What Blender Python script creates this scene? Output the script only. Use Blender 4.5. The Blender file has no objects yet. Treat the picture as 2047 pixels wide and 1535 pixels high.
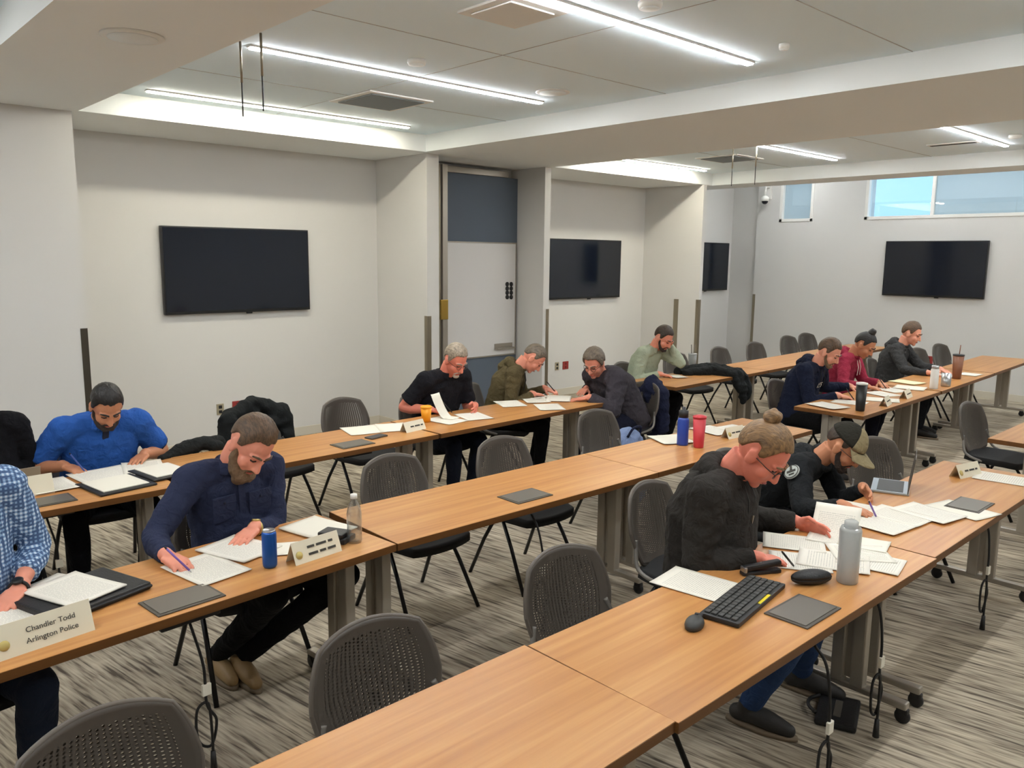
import bpy, bmesh, math, random
import numpy as np
from mathutils import Vector, Matrix, noise
PI = math.pi
random.seed(7)
SC = bpy.context.scene
COL = SC.collection

# ------------------------------------------------------------------ camera
F_PX, YAW, PITCH, ROLL, CAM_H = 1610.75, 0.74660774, 0.15682887, -0.010948, 1.98
def cam_axes():
    f = Vector((math.sin(YAW)*math.cos(PITCH), math.cos(YAW)*math.cos(PITCH), -math.sin(PITCH)))
    r = Vector((math.cos(YAW), -math.sin(YAW), 0)); d = f.cross(r)
    c, s = math.cos(ROLL), math.sin(ROLL)
    return c*r+s*d, -s*r+c*d, f
CR, CD, CF = cam_axes()
cam_data = bpy.data.cameras.new('camera'); cam = bpy.data.objects.new('camera', cam_data); COL.objects.link(cam)
cam_data.sensor_fit = 'HORIZONTAL'; cam_data.sensor_width = 36.0; cam_data.lens = F_PX/2047*36.0
cam_data.clip_start = 0.05; cam_data.clip_end = 200
M = Matrix.Identity(4)
for i in range(3):
    M[i][0], M[i][1], M[i][2] = CR[i], -CD[i], -CF[i]
M[2][3] = CAM_H
cam.matrix_world = M
SC.camera = cam
def ray(u, v): return CR*((u-1023.5)/F_PX) + CD*((v-767.5)/F_PX) + CF
def tp(u, v, z=.74):                      # where the sight line through a pixel meets the level z
    d = ray(u, v); t = (z-CAM_H)/d.z; return Vector((d.x*t, d.y*t, z))
def ty(u, v, y):                          # ... meets the upright plane y
    d = ray(u, v); t = y/d.y; return Vector((d.x*t, y, CAM_H+d.z*t))
def tx(u, v, x):
    d = ray(u, v); t = x/d.x; return Vector((x, d.y*t, CAM_H+d.z*t))

# ------------------------------------------------------------------ view, sky
SC.view_settings.view_transform = 'Standard'; SC.view_settings.look = 'None'
SC.view_settings.gamma = 1.0; SC.view_settings.use_curve_mapping = False
SC.view_settings.exposure = EXPOSURE = 1.12
LAMP_STRENGTH = 40.0
wd = bpy.data.worlds.new('sky'); SC.world = wd; wd.use_nodes = True
nt = wd.node_tree; nt.nodes.clear()
o = nt.nodes.new('ShaderNodeOutputWorld'); b = nt.nodes.new('ShaderNodeBackground')
tc = nt.nodes.new('ShaderNodeTexCoord'); nz = nt.nodes.new('ShaderNodeTexNoise'); rp = nt.nodes.new('ShaderNodeValToRGB')
nz.inputs['Scale'].default_value = 5; nz.inputs['Detail'].default_value = 6
rp.color_ramp.elements[0].position = .42; rp.color_ramp.elements[0].color = (.42, .68, .95, 1)
rp.color_ramp.elements[1].position = .62; rp.color_ramp.elements[1].color = (.84, .90, .94, 1)
nt.links.new(tc.outputs['Generated'], nz.inputs['Vector']); nt.links.new(nz.outputs['Fac'], rp.inputs['Fac'])
nt.links.new(rp.outputs['Color'], b.inputs['Color']); b.inputs['Strength'].default_value = .8
nt.links.new(b.outputs[0], o.inputs[0])

# ------------------------------------------------------------------ materials
def lin(c):
    r = []
    for v in c:
        v /= 255.0; r.append(v/12.92 if v <= .04045 else ((v+.055)/1.055)**2.4)
    return (r[0], r[1], r[2], 1)
class NB:
    def __init__(s, name):
        s.m = bpy.data.materials.new(name); s.m.use_nodes = True; s.t = s.m.node_tree
        s.p = s.t.nodes['Principled BSDF']; s.out = s.t.nodes['Material Output']
    def n(s, typ, **kw):
        x = s.t.nodes.new(typ)
        for k, v in kw.items():
            if k.startswith('i_'):
                key = k[2:]; x.inputs[int(key) if key.isdigit() else key].default_value = v
            else: setattr(x, k, v)
        return x
    def l(s, a, b): s.t.links.new(a, b)
    def math(s, op, a, b=None, c=None):
        x = s.n('ShaderNodeMath', operation=op)
        for i, q in enumerate((a, b, c)):
            if q is None: continue
            if isinstance(q, (int, float)): x.inputs[i].default_value = q
            else: s.l(q, x.inputs[i])
        return x.outputs[0]
    def mix(s, fac, a, b):
        x = s.n('ShaderNodeMix', data_type='RGBA')
        for sock, q in ((x.inputs[0], fac), (x.inputs[6], a), (x.inputs[7], b)):
            if isinstance(q, (int, float)): sock.default_value = q
            elif isinstance(q, tuple): sock.default_value = q
            else: s.l(q, sock)
        return x.outputs[2]
def mat(name, col, rough=.5, metal=0.0, bump=0.0, bscale=200, var=0.0, vscale=8, sheen=0, spec=None, trans=0, ior=1.45, alpha=1):
    k = NB(name); p = k.p; c = lin(col)
    p.inputs['Base Color'].default_value = c; p.inputs['Roughness'].default_value = rough; p.inputs['Metallic'].default_value = metal
    if spec is not None: p.inputs['Specular IOR Level'].default_value = spec
    if sheen: p.inputs['Sheen Weight'].default_value = sheen
    if trans: p.inputs['Transmission Weight'].default_value = trans; p.inputs['IOR'].default_value = ior
    if alpha < 1: p.inputs['Alpha'].default_value = alpha
    if bump or var:
        t = k.n('ShaderNodeTexCoord')
        if bump:
            z = k.n('ShaderNodeTexNoise', i_Scale=bscale, i_Detail=2.0); k.l(t.outputs['Object'], z.inputs['Vector'])
            bp = k.n('ShaderNodeBump', i_Strength=bump, i_Distance=.004); k.l(z.outputs['Fac'], bp.inputs['Height']); k.l(bp.outputs[0], p.inputs['Normal'])
        if var:
            z2 = k.n('ShaderNodeTexNoise', i_Scale=vscale, i_Detail=4.0); k.l(t.outputs['Object'], z2.inputs['Vector'])
            d = tuple(v*(1-var) for v in c[:3])+(1,); e = tuple(min(1, v*(1+var)) for v in c[:3])+(1,)
            k.l(k.mix(z2.outputs['Fac'], d, e), p.inputs['Base Color'])
    return k.m
def emis(name, col, strength):
    k = NB(name); k.p.inputs['Base Color'].default_value = (.8, .8, .8, 1)
    k.p.inputs['Emission Color'].default_value = col; k.p.inputs['Emission Strength'].default_value = strength
    return k.m

MT = {}
MT['wall'] = mat('wall_paint', (212, 210, 206), .85, bump=.05, bscale=350)
MT['ceil'] = mat('ceiling_paint', (232, 247, 255), .9, bump=.04, bscale=300)
MT['soffit'] = mat('soffit_paint', (236, 239, 238), .9, bump=.04, bscale=300)
MT['base'] = mat('baseboard_paint', (205, 198, 182), .6)
MT['black'] = mat('black_plastic', (22, 22, 24), .45)
MT['tvblack'] = mat('screen_bezel', (14, 14, 15), .35)
MT['tvscreen'] = mat('screen_glass', (12, 19, 32), .10, spec=.55)
MT['steel'] = mat('brushed_steel', (150, 140, 122), .38, .85, bump=.05, bscale=90)
MT['shadedsteel'] = mat('shaded_steel_guard', (72, 66, 56), .5, .6)  # shade on the left guard, put into a darker steel colour
MT['silver'] = mat('silver_paint', (165, 158, 146), .38, .55)
MT['tubeblack'] = mat('black_tube', (16, 15, 15), .35, .3)
MT['seatcloth'] = mat('black_seat_cloth', (24, 24, 25), .9, bump=.35, bscale=700)
MT['greybracket'] = mat('grey_bracket', (120, 116, 110), .45, .3)
MT['module'] = mat('grey_module', (112, 106, 98), .42, .5)
MT['white'] = mat('white_plastic', (232, 230, 224), .4)
MT['whiteboard'] = mat('whiteboard_enamel', (226, 224, 222), .18)
MT['bluefab'] = mat('slate_panel_fabric', (98, 108, 120), .9, bump=.3, bscale=500)
MT['brass'] = mat('brass_hinge', (170, 140, 70), .35, .9)
MT['cardcream'] = mat('cream_card', (226, 218, 194), .7)
MT['ink'] = mat('printed_ink', (60, 58, 52), .8)
MT['gold'] = mat('printed_gold_seal', (190, 172, 104), .7)
MT['red'] = mat('red_outlet_plastic', (150, 52, 48), .45)
MT['steelplate'] = mat('outlet_steel', (176, 166, 142), .4, .4)
def thin_clear(name, tint, haze, gloss):
    k = NB(name); t = k.n('ShaderNodeBsdfTransparent'); t.inputs[0].default_value = lin(tint); g = k.n('ShaderNodeBsdfGlossy'); g.inputs['Roughness'].default_value = .08
    d = k.n('ShaderNodeBsdfTranslucent'); d.inputs[0].default_value = lin((225, 226, 222)); d2 = k.n('ShaderNodeBsdfDiffuse'); d2.inputs[0].default_value = lin((225, 226, 222)); fr = k.n('ShaderNodeLayerWeight', i_Blend=.35)
    m0 = k.n('ShaderNodeMixShader'); m0.inputs[0].default_value = .5; k.l(d.outputs[0], m0.inputs[1]); k.l(d2.outputs[0], m0.inputs[2])
    m1 = k.n('ShaderNodeMixShader'); m1.inputs[0].default_value = haze; k.l(t.outputs[0], m1.inputs[1]); k.l(m0.outputs[0], m1.inputs[2])
    m2 = k.n('ShaderNodeMixShader'); k.l(k.math('MULTIPLY', fr.outputs['Facing'], gloss), m2.inputs[0]); k.l(m1.outputs[0], m2.inputs[1]); k.l(g.outputs[0], m2.inputs[2])
    k.l(m2.outputs[0], k.out.inputs['Surface']); return k.m
MT['clear'] = thin_clear('clear_plastic', (244, 246, 246), .06, .55)
MT['frost'] = thin_clear('frosted_plastic', (236, 240, 244), .48, .4)
MT['cable'] = mat('cable_rubber', (18, 18, 19), .55)
MT['tag'] = mat('white_cable_tag', (235, 230, 214), .6)
MT['shade_glass'] = mat('sun_shade_cloth', (190, 205, 215), .7)
MT['skirting'] = MT['base']

def carpet():
    k = NB('streaked_carpet'); t = k.n('ShaderNodeTexCoord')
    m1 = k.n('ShaderNodeMapping'); m1.inputs['Rotation'].default_value = (0, 0, math.radians(-9.2)); k.l(t.outputs['Object'], m1.inputs['Vector'])
    def layer(sx, sy, off, det=1.0):
        m2 = k.n('ShaderNodeMapping'); m2.inputs['Scale'].default_value = (sx, sy, 1); m2.inputs['Location'].default_value = (off, off*.7, 0)
        k.l(m1.outputs[0], m2.inputs['Vector'])
        z = k.n('ShaderNodeTexNoise', i_Scale=1.0, i_Detail=det); k.l(m2.outputs[0], z.inputs['Vector']); return z.outputs['Fac']
    a = layer(40, 2.6, 3.1, 2.0); b2 = layer(85, 5.5, 11.7, 2.0); big = layer(3.2, 1.1, 5.5)
    s = k.math('ADD', k.math('MULTIPLY', a, .52), k.math('MULTIPLY', b2, .48))
    r = k.n('ShaderNodeValToRGB'); e = r.color_ramp.elements
    e[0].position = .37; e[0].color = lin((98, 90, 80)); e[1].position = .63; e[1].color = lin((202, 192, 172))
    for pos, c in ((.43, (138, 128, 114)), (.49, (172, 161, 143)), (.55, (188, 177, 158))):
        q = e.new(pos); q.color = lin(c)
    k.l(s, r.inputs['Fac'])
    r2 = k.n('ShaderNodeValToRGB'); r2.color_ramp.elements[0].position = .35; r2.color_ramp.elements[1].position = .65
    r2.color_ramp.elements[0].color = (.80, .79, .79, 1); r2.color_ramp.elements[1].color = (1.06, 1.05, 1.03, 1); k.l(big, r2.inputs['Fac'])
    mx = k.n('ShaderNodeMix', data_type='RGBA', blend_type='MULTIPLY'); mx.inputs[0].default_value = 1
    k.l(r.outputs['Color'], mx.inputs[6]); k.l(r2.outputs['Color'], mx.inputs[7]); k.l(mx.outputs[2], k.p.inputs['Base Color'])
    k.p.inputs['Roughness'].default_value = 1.0; k.p.inputs['Specular IOR Level'].default_value = .1
    f = k.n('ShaderNodeTexNoise', i_Scale=420.0, i_Detail=1.0); k.l(t.outputs['Object'], f.inputs['Vector'])
    bp = k.n('ShaderNodeBump', i_Strength=.5, i_Distance=.004); k.l(f.outputs['Fac'], bp.inputs['Height']); k.l(bp.outputs[0], k.p.inputs['Normal'])
    return k.m
MT['carpet'] = carpet()
def wood(name, c1, c2, c3, rough=.33):
    k = NB(name); t = k.n('ShaderNodeTexCoord')
    m = k.n('ShaderNodeMapping'); m.inputs['Scale'].default_value = (.9, 26, 26); k.l(t.outputs['Object'], m.inputs['Vector'])
    z = k.n('ShaderNodeTexNoise', i_Scale=1.6, i_Detail=5.0, i_Distortion=.4); k.l(m.outputs[0], z.inputs['Vector'])
    m2 = k.n('ShaderNodeMapping'); m2.inputs['Scale'].default_value = (.5, 7, 7); k.l(t.outputs['Object'], m2.inputs['Vector'])
    z2 = k.n('ShaderNodeTexNoise', i_Scale=1.3, i_Detail=2.0); k.l(m2.outputs[0], z2.inputs['Vector'])
    r = k.n('ShaderNodeValToRGB'); e = r.color_ramp.elements
    e[0].position = .3; e[0].color = lin(c1); e[1].position = .72; e[1].color = lin(c3); q = e.new(.5); q.color = lin(c2)
    k.l(k.math('ADD', k.math('MULTIPLY', z.outputs['Fac'], .5), k.math('MULTIPLY', z2.outputs['Fac'], .5)), r.inputs['Fac'])
    k.l(r.outputs['Color'], k.p.inputs['Base Color']); k.p.inputs['Roughness'].default_value = rough; k.p.inputs['Specular IOR Level'].default_value = .36
    return k.m
MT['wood'] = wood('cherry_laminate', (170, 113, 62), (188, 132, 76), (205, 154, 94))
MT['edge'] = wood('table_edge_band', (88, 54, 22), (104, 66, 29), (120, 78, 37), .5)

def perforated(name, col, nx=17, ny=26):
    k = NB(name); uv = k.n('ShaderNodeUVMap'); sp = k.n('ShaderNodeSeparateXYZ'); k.l(uv.outputs[0], sp.inputs[0])
    U, V = sp.outputs[0], sp.outputs[1]
    X = k.math('MULTIPLY', U, nx); par = k.math('MODULO', k.math('FLOOR', X), 2.0)
    Y = k.math('ADD', k.math('MULTIPLY', V, ny), k.math('MULTIPLY', par, .5))
    fx = k.math('SUBTRACT', k.math('FRACT', X), .5); fy = k.math('SUBTRACT', k.math('FRACT', Y), .5)
    d = k.math('ADD', k.math('POWER', k.math('MULTIPLY', k.math('ABSOLUTE', fx), 1.25), 2.0), k.math('POWER', k.math('MULTIPLY', k.math('ABSOLUTE', fy), 1.05), 2.0))
    hole = k.math('LESS_THAN', d, .115)
    inx = k.math('LESS_THAN', k.math('ABSOLUTE', k.math('SUBTRACT', U, .5)), .40)
    iny = k.math('LESS_THAN', k.math('ABSOLUTE', k.math('SUBTRACT', V, .5)), .40)
    h = k.math('MULTIPLY', hole, k.math('MULTIPLY', inx, iny))
    tr = k.n('ShaderNodeBsdfTransparent'); ms = k.n('ShaderNodeMixShader')
    k.l(h, ms.inputs[0]); k.l(k.p.outputs[0], ms.inputs[1]); k.l(tr.outputs[0], ms.inputs[2]); k.l(ms.outputs[0], k.out.inputs['Surface'])
    k.p.inputs['Base Color'].default_value = lin(col); k.p.inputs['Roughness'].default_value = .45
    return k.m
MT['perf'] = perforated('perforated_black_plastic', (78, 71, 64), 25, 37)

def paper_mat(name, base, rows, ink=.55, head=True, seed=0.0):
    k = NB(name); uv = k.n('ShaderNodeUVMap'); sp = k.n('ShaderNodeSeparateXYZ'); k.l(uv.outputs[0], sp.inputs[0])
    U, V = sp.outputs[0], sp.outputs[1]
    fr = k.math('FRACT', k.math('MULTIPLY', V, rows)); line = k.math('LESS_THAN', fr, .42)
    cb = k.n('ShaderNodeCombineXYZ'); k.l(k.math('MULTIPLY', U, 42), cb.inputs[0]); k.l(k.math('FLOOR', k.math('MULTIPLY', V, rows)), cb.inputs[1]); cb.inputs[2].default_value = seed
    z = k.n('ShaderNodeTexNoise', i_Scale=1.0, i_Detail=0.0); k.l(cb.outputs[0], z.inputs['Vector'])
    w = k.math('GREATER_THAN', z.outputs['Fac'], .42)
    inx = k.math('LESS_THAN', k.math('ABSOLUTE', k.math('SUBTRACT', U, .5)), .39); iny = k.math('LESS_THAN', k.math('ABSOLUTE', k.math('SUBTRACT', V, .48)), .40)
    f = k.math('MULTIPLY', k.math('MULTIPLY', line, w), k.math('MULTIPLY', inx, iny))
    k.l(k.mix(k.math('MULTIPLY', f, ink), lin(base), lin((70, 68, 66))), k.p.inputs['Base Color'])
    k.p.inputs['Roughness'].default_value = .8
    return k.m
MT['page'] = paper_mat('printed_page', (226, 221, 208), 34, .30)
MT['page2'] = paper_mat('printed_form', (228, 223, 211), 26, .26, seed=4.0)
MT['blank'] = mat('blank_paper', (228, 223, 208), .85)

# ------------------------------------------------------------------ mesh helper
class MB:
    def __init__(s): s.v = []; s.f = []; s.uv = {}; s.sm = []
    def add(s, vs, fs, smooth=True, uvs=None):
        o = len(s.v); s.v += [Vector(q) for q in vs]
        for i, f in enumerate(fs):
            s.f.append([o+j for j in f]); s.sm.append(smooth)
            if uvs: s.uv[len(s.f)-1] = [uvs[j] for j in f]
        return s
    def box(s, c, d, rot=None, bev=0.0):
        bm = bmesh.new(); bmesh.ops.create_cube(bm, size=1.0)
        for v in bm.verts: v.co = Vector((v.co.x*d[0], v.co.y*d[1], v.co.z*d[2]))
        if bev: bmesh.ops.bevel(bm, geom=list(bm.edges), offset=bev, segments=2, profile=.6, affect='EDGES')
        R = rot if rot is not None else Matrix.Identity(3); c = Vector(c)
        bm.verts.index_update()
        s.add([R @ v.co + c for v in bm.verts], [[v.index for v in f.verts] for f in bm.faces], False); bm.free(); return s
    def box2(s, lo, hi, bev=0.0):
        lo, hi = Vector(lo), Vector(hi); return s.box((lo+hi)/2, hi-lo, None, bev)
    def tube(s, pts, rad, n=10, cap=True, flat=None, round_ends=False):
        pts = [Vector(p) for p in pts]
        if not isinstance(rad, (list, tuple)): rad = [rad]*len(pts)
        rad = list(rad)
        if round_ends:
            d0 = (pts[0]-pts[1]).normalized(); d1 = (pts[-1]-pts[-2]).normalized(); r0, r1 = rad[0], rad[-1]
            A = [(pts[0]+d0*r0*math.sin(a), r0*math.cos(a)) for a in (1.35, .9, .45)]
            B = [(pts[-1]+d1*r1*math.sin(a), r1*math.cos(a)) for a in (.45, .9, 1.35)]
            pts = [a[0] for a in A]+pts+[b[0] for b in B]; rad = [a[1] for a in A]+rad+[b[1] for b in B]
        m = len(pts); T = []
        for i in range(m):
            a = pts[max(i-1, 0)]; b = pts[min(i+1, m-1)]; t = (b-a); T.append(t.normalized() if t.length > 1e-9 else Vector((0, 0, 1)))
        up = Vector((0, 0, 1)) if abs(T[0].z) < .9 else Vector((1, 0, 0))
        N = (up - T[0]*up.dot(T[0])).normalized(); vs = []; fs = []
        for i in range(m):
            N = (N - T[i]*N.dot(T[i])).normalized(); Bn = T[i].cross(N)
            for j in range(n):
                a = 2*PI*j/n; vs.append(pts[i] + (N*math.cos(a) + Bn*math.sin(a))*rad[i])
        for i in range(m-1):
            for j in range(n):
                k = (j+1) % n; fs.append([i*n+j, i*n+k, (i+1)*n+k, (i+1)*n+j])
        if cap: fs.append(list(range(n))[::-1]); fs.append([(m-1)*n+j for j in range(n)])
        return s.add(vs, fs)
    def ell(s, c, r, rot=None, nu=16, nv=10):
        c = Vector(c); R = rot if rot is not None else Matrix.Identity(3); vs = [R @ Vector((0, 0, r[2])) + c]; fs = []
        for i in range(1, nv):
            p = PI*i/nv
            for j in range(nu):
                a = 2*PI*j/nu; vs.append(R @ Vector((r[0]*math.sin(p)*math.cos(a), r[1]*math.sin(p)*math.sin(a), r[2]*math.cos(p))) + c)
        vs.append(R @ Vector((0, 0, -r[2])) + c); L = len(vs)-1
        for j in range(nu):
            k = (j+1) % nu; fs.append([0, 1+j, 1+k]); fs.append([L, L-nu+k, L-nu+j])
        for i in range(nv-2):
            for j in range(nu):
                k = (j+1) % nu; fs.append([1+i*nu+j, 1+(i+1)*nu+j, 1+(i+1)*nu+k, 1+i*nu+k])
        return s.add(vs, fs)
    def lathe(s, prof, c=(0, 0, 0), n=28, rot=None, smooth=True):
        c = Vector(c); R = rot if rot is not None else Matrix.Identity(3); vs = []; fs = []
        for r, z in prof:
            for j in range(n):
                a = 2*PI*j/n; vs.append(R @ Vector((r*math.cos(a), r*math.sin(a), z)) + c)
        for i in range(len(prof)-1):
            for j in range(n):
                k = (j+1) % n; fs.append([i*n+j, i*n+k, (i+1)*n+k, (i+1)*n+j])
        if prof[0][0] > 1e-5: fs.append(list(range(n))[::-1])
        if prof[-1][0] > 1e-5: fs.append([(len(prof)-1)*n+j for j in range(n)])
        return s.add(vs, fs, smooth)
    def loft(s, rings, cap=True):
        n = len(rings[0]); vs = [p for r in rings for p in r]; fs = []
        for i in range(len(rings)-1):
            for j in range(n):
                k = (j+1) % n; fs.append([i*n+j, i*n+k, (i+1)*n+k, (i+1)*n+j])
        if cap: fs.append(list(range(n))[::-1]); fs.append([(len(rings)-1)*n+j for j in range(n)])
        return s.add(vs, fs)
    def grid(s, fn, nu, nv, thick=0.0, smooth=True):
        P = [[Vector(fn(i/nu, j/nv)) for i in range(nu+1)] for j in range(nv+1)]
        W = nu+1; vs = [p for r in P for p in r]; uvs = [(i/nu, j/nv) for j in range(nv+1) for i in range(nu+1)]
        fs = [[j*W+i, j*W+i+1, (j+1)*W+i+1, (j+1)*W+i] for j in range(nv) for i in range(nu)]
        if thick:
            nn = [Vector((0, 0, 0)) for _ in vs]
            for f in fs:
                q = (vs[f[1]]-vs[f[0]]).cross(vs[f[3]]-vs[f[0]])
                for i in f: nn[i] += q
            off = len(vs); vs = vs + [v - nv_.normalized()*thick for v, nv_ in zip(vs, nn)]; uvs = uvs+uvs
            back = [[off+i for i in f[::-1]] for f in fs]; rim = []
            bnd = [i for i in range(W)] + [j*W+nu for j in range(1, nv+1)] + [nv*W+i for i in range(nu-1, -1, -1)] + [j*W for j in range(nv-1, 0, -1)]
            for a, b_ in zip(bnd, bnd[1:]+bnd[:1]): rim.append([a, off+a, off+b_, b_])
            fs = fs+back+rim
        return s.add(vs, fs, smooth, uvs)
    def mesh(s, name):
        me = bpy.data.meshes.new(name); me.from_pydata([tuple(v) for v in s.v], [], s.f); me.update()
        me.polygons.foreach_set('use_smooth', s.sm)
        if s.uv:
            uvl = me.uv_layers.new(name='UVMap')
            for pi, p in enumerate(me.polygons):
                u = s.uv.get(pi)
                if u:
                    for k, li in enumerate(p.loop_indices): uvl.data[li].uv = u[k]
        return me
    def build(s, name, m, parent=None, label=None, loc=None):
        return link(name, s.mesh(name), m, parent, label, loc)
def link(name, me, m, parent=None, label=None, loc=None):
    o = bpy.data.objects.new(name, me); COL.objects.link(o)
    if m is not None and not me.materials: me.materials.append(m)
    if parent is not None: o.parent = parent
    if label: o['label'] = label
    if loc is not None: o.location = loc
    return o
def tag(o, label, cat, group=None, kind=None):
    o['label'] = label; o['category'] = cat
    if group: o['group'] = group
    if kind: o['kind'] = kind
    return o
def thing(name, label, cat, loc=(0, 0, 0), rz=0.0, group=None):
    o = bpy.data.objects.new(name, None); COL.objects.link(o); o.empty_display_size = .1
    o.location = loc; o.rotation_euler = (0, 0, rz); return tag(o, label, cat, group)
def struct(name, mb, m, label=None):
    o = mb.build(name, m); o['kind'] = 'structure'
    if label: o['label'] = label
    return o
def dup(root, loc, rz, label, group=None):
    r = root.copy(); COL.objects.link(r); r.location = loc; r.rotation_euler = (0, 0, rz); r['label'] = label
    if group: r['group'] = group
    for ch in list(root.children):
        c = ch.copy(); COL.objects.link(c); c.parent = r
        for g in list(ch.children):
            d = g.copy(); COL.objects.link(d); d.parent = c
    return r
def rotz(a): return Matrix.Rotation(a, 3, 'Z')
def arc(pts, n=8):                       # smooth curve through points
    pts = [Vector(p) for p in pts]; out = []
    P = [pts[0]*2-pts[1]]+pts+[pts[-1]*2-pts[-2]]
    for i in range(1, len(P)-2):
        for k in range(n):
            t = k/n; a, b_, c, d = P[i-1], P[i], P[i+1], P[i+2]
            out.append(.5*((2*b_)+(c-a)*t+(2*a-5*b_+4*c-d)*t*t+(-a+3*b_-3*c+d)*t**3))
    out.append(pts[-1]); return out
def lettering(txt, size, m, parent, loc, rot, name='lettering', align='CENTER'):
    cu = bpy.data.curves.new(name, 'FONT'); cu.body = txt; cu.size = size; cu.align_x = align; cu.align_y = 'CENTER'; cu.extrude = .0004
    to = bpy.data.objects.new(name, cu); COL.objects.link(to); bpy.context.view_layer.update()
    me = bpy.data.meshes.new_from_object(to.evaluated_get(bpy.context.evaluated_depsgraph_get()))
    bpy.data.objects.remove(to); o = link(name, me, m, parent); o.location = loc; o.rotation_euler = rot; return o

# ================================================================== the room
ZS, ZC, ZH = 3.04, 3.21, 3.62          # soffit, bay ceiling, high ceiling by the windows
X0, Y0 = -3.2, -3.4
struct('floor', MB().box2((X0-.2, Y0-.2, -.1), (13.4, 8.6, 0)), MT['carpet'])
mb = MB(); mb.box2((X0, Y0, ZC), (10.38, 6.94, ZC+.12)); mb.box2((10.38, Y0, ZH), (13.4, 8.6, ZH+.1)); struct('ceiling', mb, MT['ceil'])
struct('trim_1', MB().box2((1.03, Y0, ZS), (1.89, 6.94, ZC)), MT['soffit'])
struct('trim_2', MB().box2((5.17, Y0, ZS), (7.08, 6.94, ZC)), MT['soffit'])
struct('trim_3', MB().box2((10.38, Y0, ZS), (10.98, 8.6, ZH)), MT['soffit'])
struct('trim_4', MB().box2((X0, 6.94, ZS), (10.38, 8.2, ZH)), MT['soffit'])
struct('wall_back', MB().box2((X0, 7.0, 0), (1.86, 8.2, ZS)).box2((1.86, 7.98, 0), (5.24, 8.2, ZS)).box2((5.24, 7.02, 0), (5.40, 8.2, ZS))
       .box2((5.40, 7.62, 0), (7.0, 8.2, ZS)).box2((7.0, 7.02, 0), (7.10, 8.2, ZS)).box2((7.10, 7.98, 0), (10.15, 8.2, ZS))
       .box2((10.15, 6.92, 0), (10.22, 8.6, ZS)).box2((10.22, 8.3, 0), (13.4, 8.6, ZH)), MT['wall'])
WX = 13.05
w1 = (6.72, 7.33, 2.62, 3.35); w2 = (3.2, 5.85, 2.62, 3.35); w3 = (.1, 2.75, 2.62, 3.35)
mb = MB().box2((WX, Y0, 0), (13.4, 7.76, 2.62)).box2((WX, Y0, 3.35), (13.4, 7.76, ZH)).box2((WX+.07, 7.76, 0), (13.4, 8.3, ZH))
ys = [Y0, w3[0], w3[1], w2[0], w2[1], w1[0], w1[1], 7.76]
for a, b_ in ((0, 1), (2, 3), (4, 5), (6, 7)): mb.box2((WX, ys[a], 2.62), (13.4, ys[b_], 3.35))
struct('wall_right', mb, MT['wall'])
struct('wall_left', MB().box2((X0-.2, Y0, 0), (X0, 8.2, ZH)), MT['wall'])
struct('wall_front', MB().box2((X0, Y0-.2, 0), (13.4, Y0, ZH)), MT['wall'])
# baseboards
def bb(name, segs):
    m = MB()
    for lo, hi in segs: m.box2(lo, hi, .004)
    struct(name, m, MT['base'])
bb('baseboard_back', [((X0, 6.988, 0), (1.86, 7.0, .1)), ((1.86, 7.0, 0), (1.872, 7.968, .1)), ((1.86, 7.968, 0), (5.24, 7.98, .1)), ((5.228, 7.02, 0), (5.24, 7.97, .1)),
    ((5.228, 7.008, 0), (5.40, 7.02, .1)), ((7.0, 7.008, 0), (7.112, 7.02, .1)), ((7.1, 7.968, 0), (10.15, 7.98, .1)), ((10.138, 6.92, 0), (10.15, 7.97, .1)), ((10.22, 8.288, 0), (WX, 8.3, .1))])
bb('baseboard_right', [((WX-.012, Y0, 0), (WX, 7.76, .1))])
# windows with white frames and sun shade behind the glass
k = NB('window_glass'); g = k.n('ShaderNodeBsdfGlossy'); g.inputs['Roughness'].default_value = .02; tr = k.n('ShaderNodeBsdfTransparent'); tr.inputs[0].default_value = (.86, .93, .97, 1)
ms = k.n('ShaderNodeMixShader'); ms.inputs[0].default_value = .08; k.l(tr.outputs[0], ms.inputs[1]); k.l(g.outputs[0], ms.inputs[2]); k.l(ms.outputs[0], k.out.inputs['Surface']); MT['glass'] = k.m
k = NB('roller_shade'); tl = k.n('ShaderNodeBsdfTranslucent'); tl.inputs[0].default_value = lin((255, 246, 236)); df = k.n('ShaderNodeBsdfDiffuse'); df.inputs[0].default_value = lin((170, 186, 196))
tr = k.n('ShaderNodeBsdfTransparent'); ms = k.n('ShaderNodeMixShader'); ms.inputs[0].default_value = .7; m2 = k.n('ShaderNodeMixShader'); m2.inputs[0].default_value = .10
k.l(df.outputs[0], ms.inputs[1]); k.l(tl.outputs[0], ms.inputs[2]); k.l(ms.outputs[0], m2.inputs[1]); k.l(tr.outputs[0], m2.inputs[2]); k.l(m2.outputs[0], k.out.inputs['Surface']); MT['shade'] = k.m
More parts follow.
